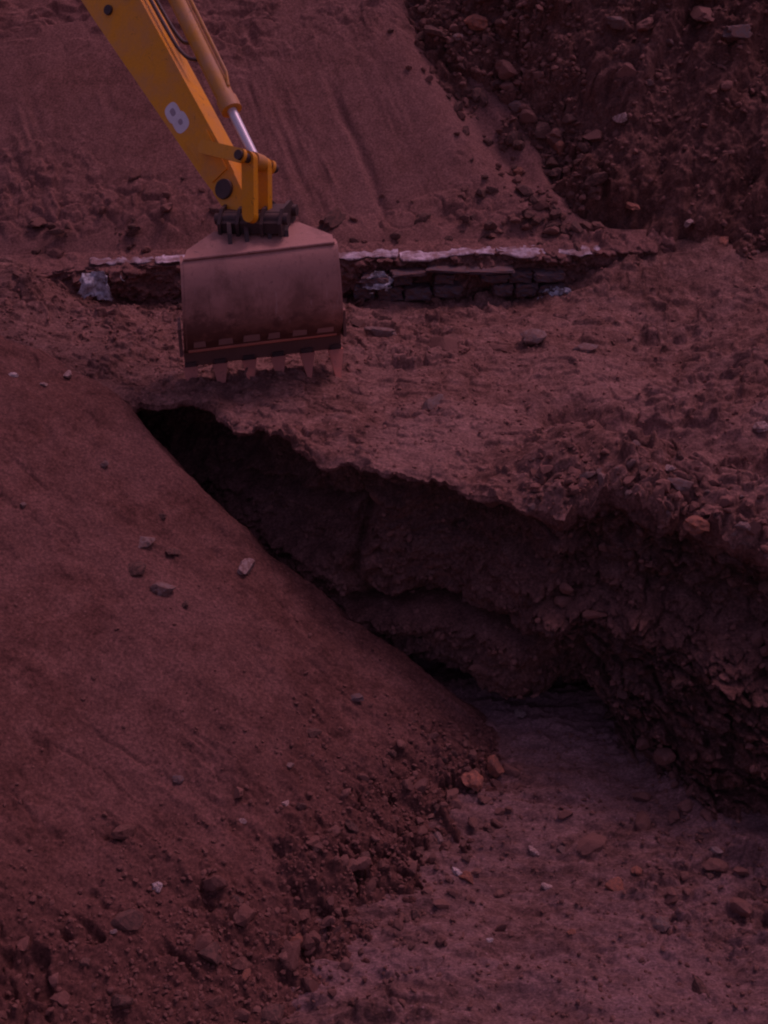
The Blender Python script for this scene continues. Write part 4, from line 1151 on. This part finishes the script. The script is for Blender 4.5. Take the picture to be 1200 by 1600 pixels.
# bucket cylinder along the front of the stick
hC = 11.62
c1 = at(398, 246, hC); c0 = at(360, 166, 11.95); c2 = at(278, 0, 12.85)
cd = (c2 - c1).normalized()
c2e = c1 + cd * ((c2 - c1).length + 1.1)
c0 = c1 + cd * (c0 - c1).dot(cd)
bm = bmesh.new(); tube(bm, c0, c2e, 0.088, seg=28)
cyl = part('bucket_cylinder', bm, M['yellow2'], exc, 0.008, True)
bm = bmesh.new(); tube(bm, c0 - cd * 0.015, c0 + cd * 0.11, 0.103, seg=28)
part('gland', bm, M['yellow2'], cyl, 0.01, True)
bm = bmesh.new(); tube(bm, c1 - cd * 0.05, c0 + cd * 0.05, 0.046, seg=20)
part('piston_rod', bm, M['chrome'], cyl, 0, True)
bm = bmesh.new(); tube(bm, c1 - cd * 0.05 - ss * 0.07, c1 - cd * 0.05 + ss * 0.07, 0.08, seg=24)
part('rod_eye', bm, M['yellow2'], cyl, 0.01, True)
bm = bmesh.new()
for k in range(40):
    pass
hp = [c0 + cd * 0.20 + sf_ * 0.09 + ss * 0.02, c0 + cd * 0.34 + sf_ * 0.125, c0 + cd * 1.1 + sf_ * 0.125, c2e + sf_ * 0.125]
for a, b in zip(hp[:-1], hp[1:]): tube(bm, a, b, 0.016, seg=8)
part('hydraulic_pipe', bm, M['yellow2'], cyl, 0, True)

# linkage: guide levers from the stick to the rod end, then links down to the coupler
pin = c1 - cd * 0.05
piv = Q(0.72, 0.02, 0)
cp = at(402, 340, 11.48)
def bar_link(a, b, s, wdt, th):
    d = (b - a).normalized(); wv = d.cross(ss).normalized()
    bm = bmesh.new()
    prof_ = []
    n = 10
    for i in range(n + 1):
        an = math.pi * (0.5 + i / n); prof_.append(a + d * (math.cos(an) * wdt) + wv * (math.sin(an) * wdt))
    for i in range(n + 1):
        an = math.pi * (-0.5 + i / n); prof_.append(b + d * (math.cos(an) * wdt) + wv * (math.sin(an) * wdt))
    prism(bm, prof_, ss * (s - th), ss * (s + th))
    return bm
for sg in (1, -1):
    part('guide_lever', bar_link(piv, pin, sg * 0.235, 0.065, 0.022), M['yellow'], exc, 0.006)
    part('bucket_link', bar_link(pin, cp, sg * 0.115, 0.070, 0.035), M['yellow'], exc, 0.008)
bm = bmesh.new(); tube(bm, pin - ss * 0.30, pin + ss * 0.30, 0.045, seg=20)
part('link_pin', bm, M['grime'], exc, 0.006, True)
# coupler between linkage and bucket
bm = bmesh.new()
ca = at(352, 338, 11.72); cb = at(452, 338, 11.58)
cc = (ca + cb) / 2; cx_ = (cb - ca).normalized(); hwid = (cb - ca).length / 2
cu = Vector((0, 0, 1)); cw = cx_.cross(cu).normalized()
for sgn in (-1, 1):
    for off in (0.42, 0.98):
        pr = [cc + cw * a + cu * b for a, b in ((-0.24, -0.10), (0.24, -0.13), (0.27, 0.0), (0.16, 0.12), (-0.10, 0.13), (-0.24, 0.04))]
        prism(bm, pr, cx_ * sgn * hwid * (off - 0.10), cx_ * sgn * hwid * off)
pr = [cc + cw * a + cu * b for a, b in ((-0.21, -0.09), (0.21, -0.11), (0.24, 0.0), (0.14, 0.085), (-0.10, 0.095), (-0.21, 0.03))]
prism(bm, pr, cx_ * -hwid * 0.9, cx_ * hwid * 0.9)
coup = part('coupler', bm, M['grime'], exc, 0.008)
for a, b in ((-0.14, 0.02), (0.16, 0.02)):
    bm = bmesh.new(); tube(bm, cc + cw * a + cu * b - cx_ * hwid * 1.12, cc + cw * a + cu * b + cx_ * hwid * 1.12, 0.055, seg=20)
    part('coupler_pin', bm, M['grime'], coup, 0.006, True)
# ears of the bucket under the coupler
for s0 in (-0.26, -0.10, 0.12, 0.28):
    bm = bmesh.new()
    pr = [B(0, -0.28, 1.42), B(0, -0.32, 1.51), B(0, -0.40, 1.58), B(0, -0.50, 1.60), B(0, -0.54, 1.50)]
    prism(bm, pr, ax * (s0 - 0.02), ax * (s0 + 0.02))
    part('ear', bm, M['grime'], bucket, 0.004)
# the boom the stick hangs from, above the frame
bm = bmesh.new()
t0 = L1 + 1.35
e0 = Q(t0, -0.30, 0); e1 = e0 + Vector((-fh.x * 3.4, -fh.y * 3.4, 0.9)); e2 = e1 + Vector((-fh.x * 2.6, -fh.y * 2.6, -1.6))
for a, b, wa, wb in ((e0, e1, 0.22, 0.36), (e1, e2, 0.36, 0.30)):
    d = (b - a).normalized(); wv = d.cross(ss).normalized()
    hexa(bm, [a + wv * wa + ss * 0.2, a + wv * wa - ss * 0.2, a - wv * wa - ss * 0.2, a - wv * wa + ss * 0.2,
              b + wv * wb + ss * 0.2, b + wv * wb - ss * 0.2, b - wv * wb - ss * 0.2, b - wv * wb + ss * 0.2])
part('boom', bm, M['yellow'], exc, 0.02)

# black hydraulic hoses running down the stick to the cylinder
def smooth_tube(pts, rad, seg=10, n=10):
    P = []
    for i in range(len(pts) - 1):
        p0 = pts[max(i - 1, 0)]; p1 = pts[i]; p2 = pts[i + 1]; p3 = pts[min(i + 2, len(pts) - 1)]
        for k in range(n):
            t_ = k / n
            P.append(0.5 * (2 * p1 + (p2 - p0) * t_ + (2 * p0 - 5 * p1 + 4 * p2 - p3) * t_ ** 2 + (3 * p1 - p0 - 3 * p2 + p3) * t_ ** 3))
    P.append(pts[-1])
    bm = bmesh.new(); prev = None
    for i, p in enumerate(P):
        d = (P[min(i + 1, len(P) - 1)] - P[max(i - 1, 0)]).normalized()
        a = d.cross(ss).normalized(); b = d.cross(a)
        ring = [bm.verts.new(p + a * rad * math.cos(2 * math.pi * j / seg) + b * rad * math.sin(2 * math.pi * j / seg)) for j in range(seg)]
        if prev:
            for j in range(seg): bm.faces.new((prev[j], prev[(j + 1) % seg], ring[(j + 1) % seg], ring[j]))
        prev = ring
    return bm
for off, tl in ((0.05, 1.75), (-0.06, 2.0)):
    part('hydraulic_hose', smooth_tube([Q(L1 + 1.2, 0.26, off), Q(L1 + 0.2, 0.23, off), Q(tl + 0.3, 0.22, off * 1.2), Q(tl, 0.25, off), Q(tl - 0.12, 0.33, off * 0.6)], 0.020), M['grime'], exc, 0, True)
# stiffening plate and weld beads on the flank of the stick
for sg in (1, -1):
    bm = bmesh.new()
    pts = [(0.42, 0.09), (0.42, -0.12), (0.95, -0.17), (1.02, -0.02), (0.90, 0.10)]
    A = [bm.verts.new(Q(t_, f_, sg * (side_s(t_) + 0.016))) for t_, f_ in pts]; Bv = [bm.verts.new(Q(t_, f_, sg * (side_s(t_) - 0.004))) for t_, f_ in pts]
    bm.faces.new(A)
    for i in range(len(pts)): bm.faces.new((A[i], A[(i + 1) % len(pts)], Bv[(i + 1) % len(pts)], Bv[i]))
    part('stiffener_plate', bm, M['yellow'], stick, 0.004)
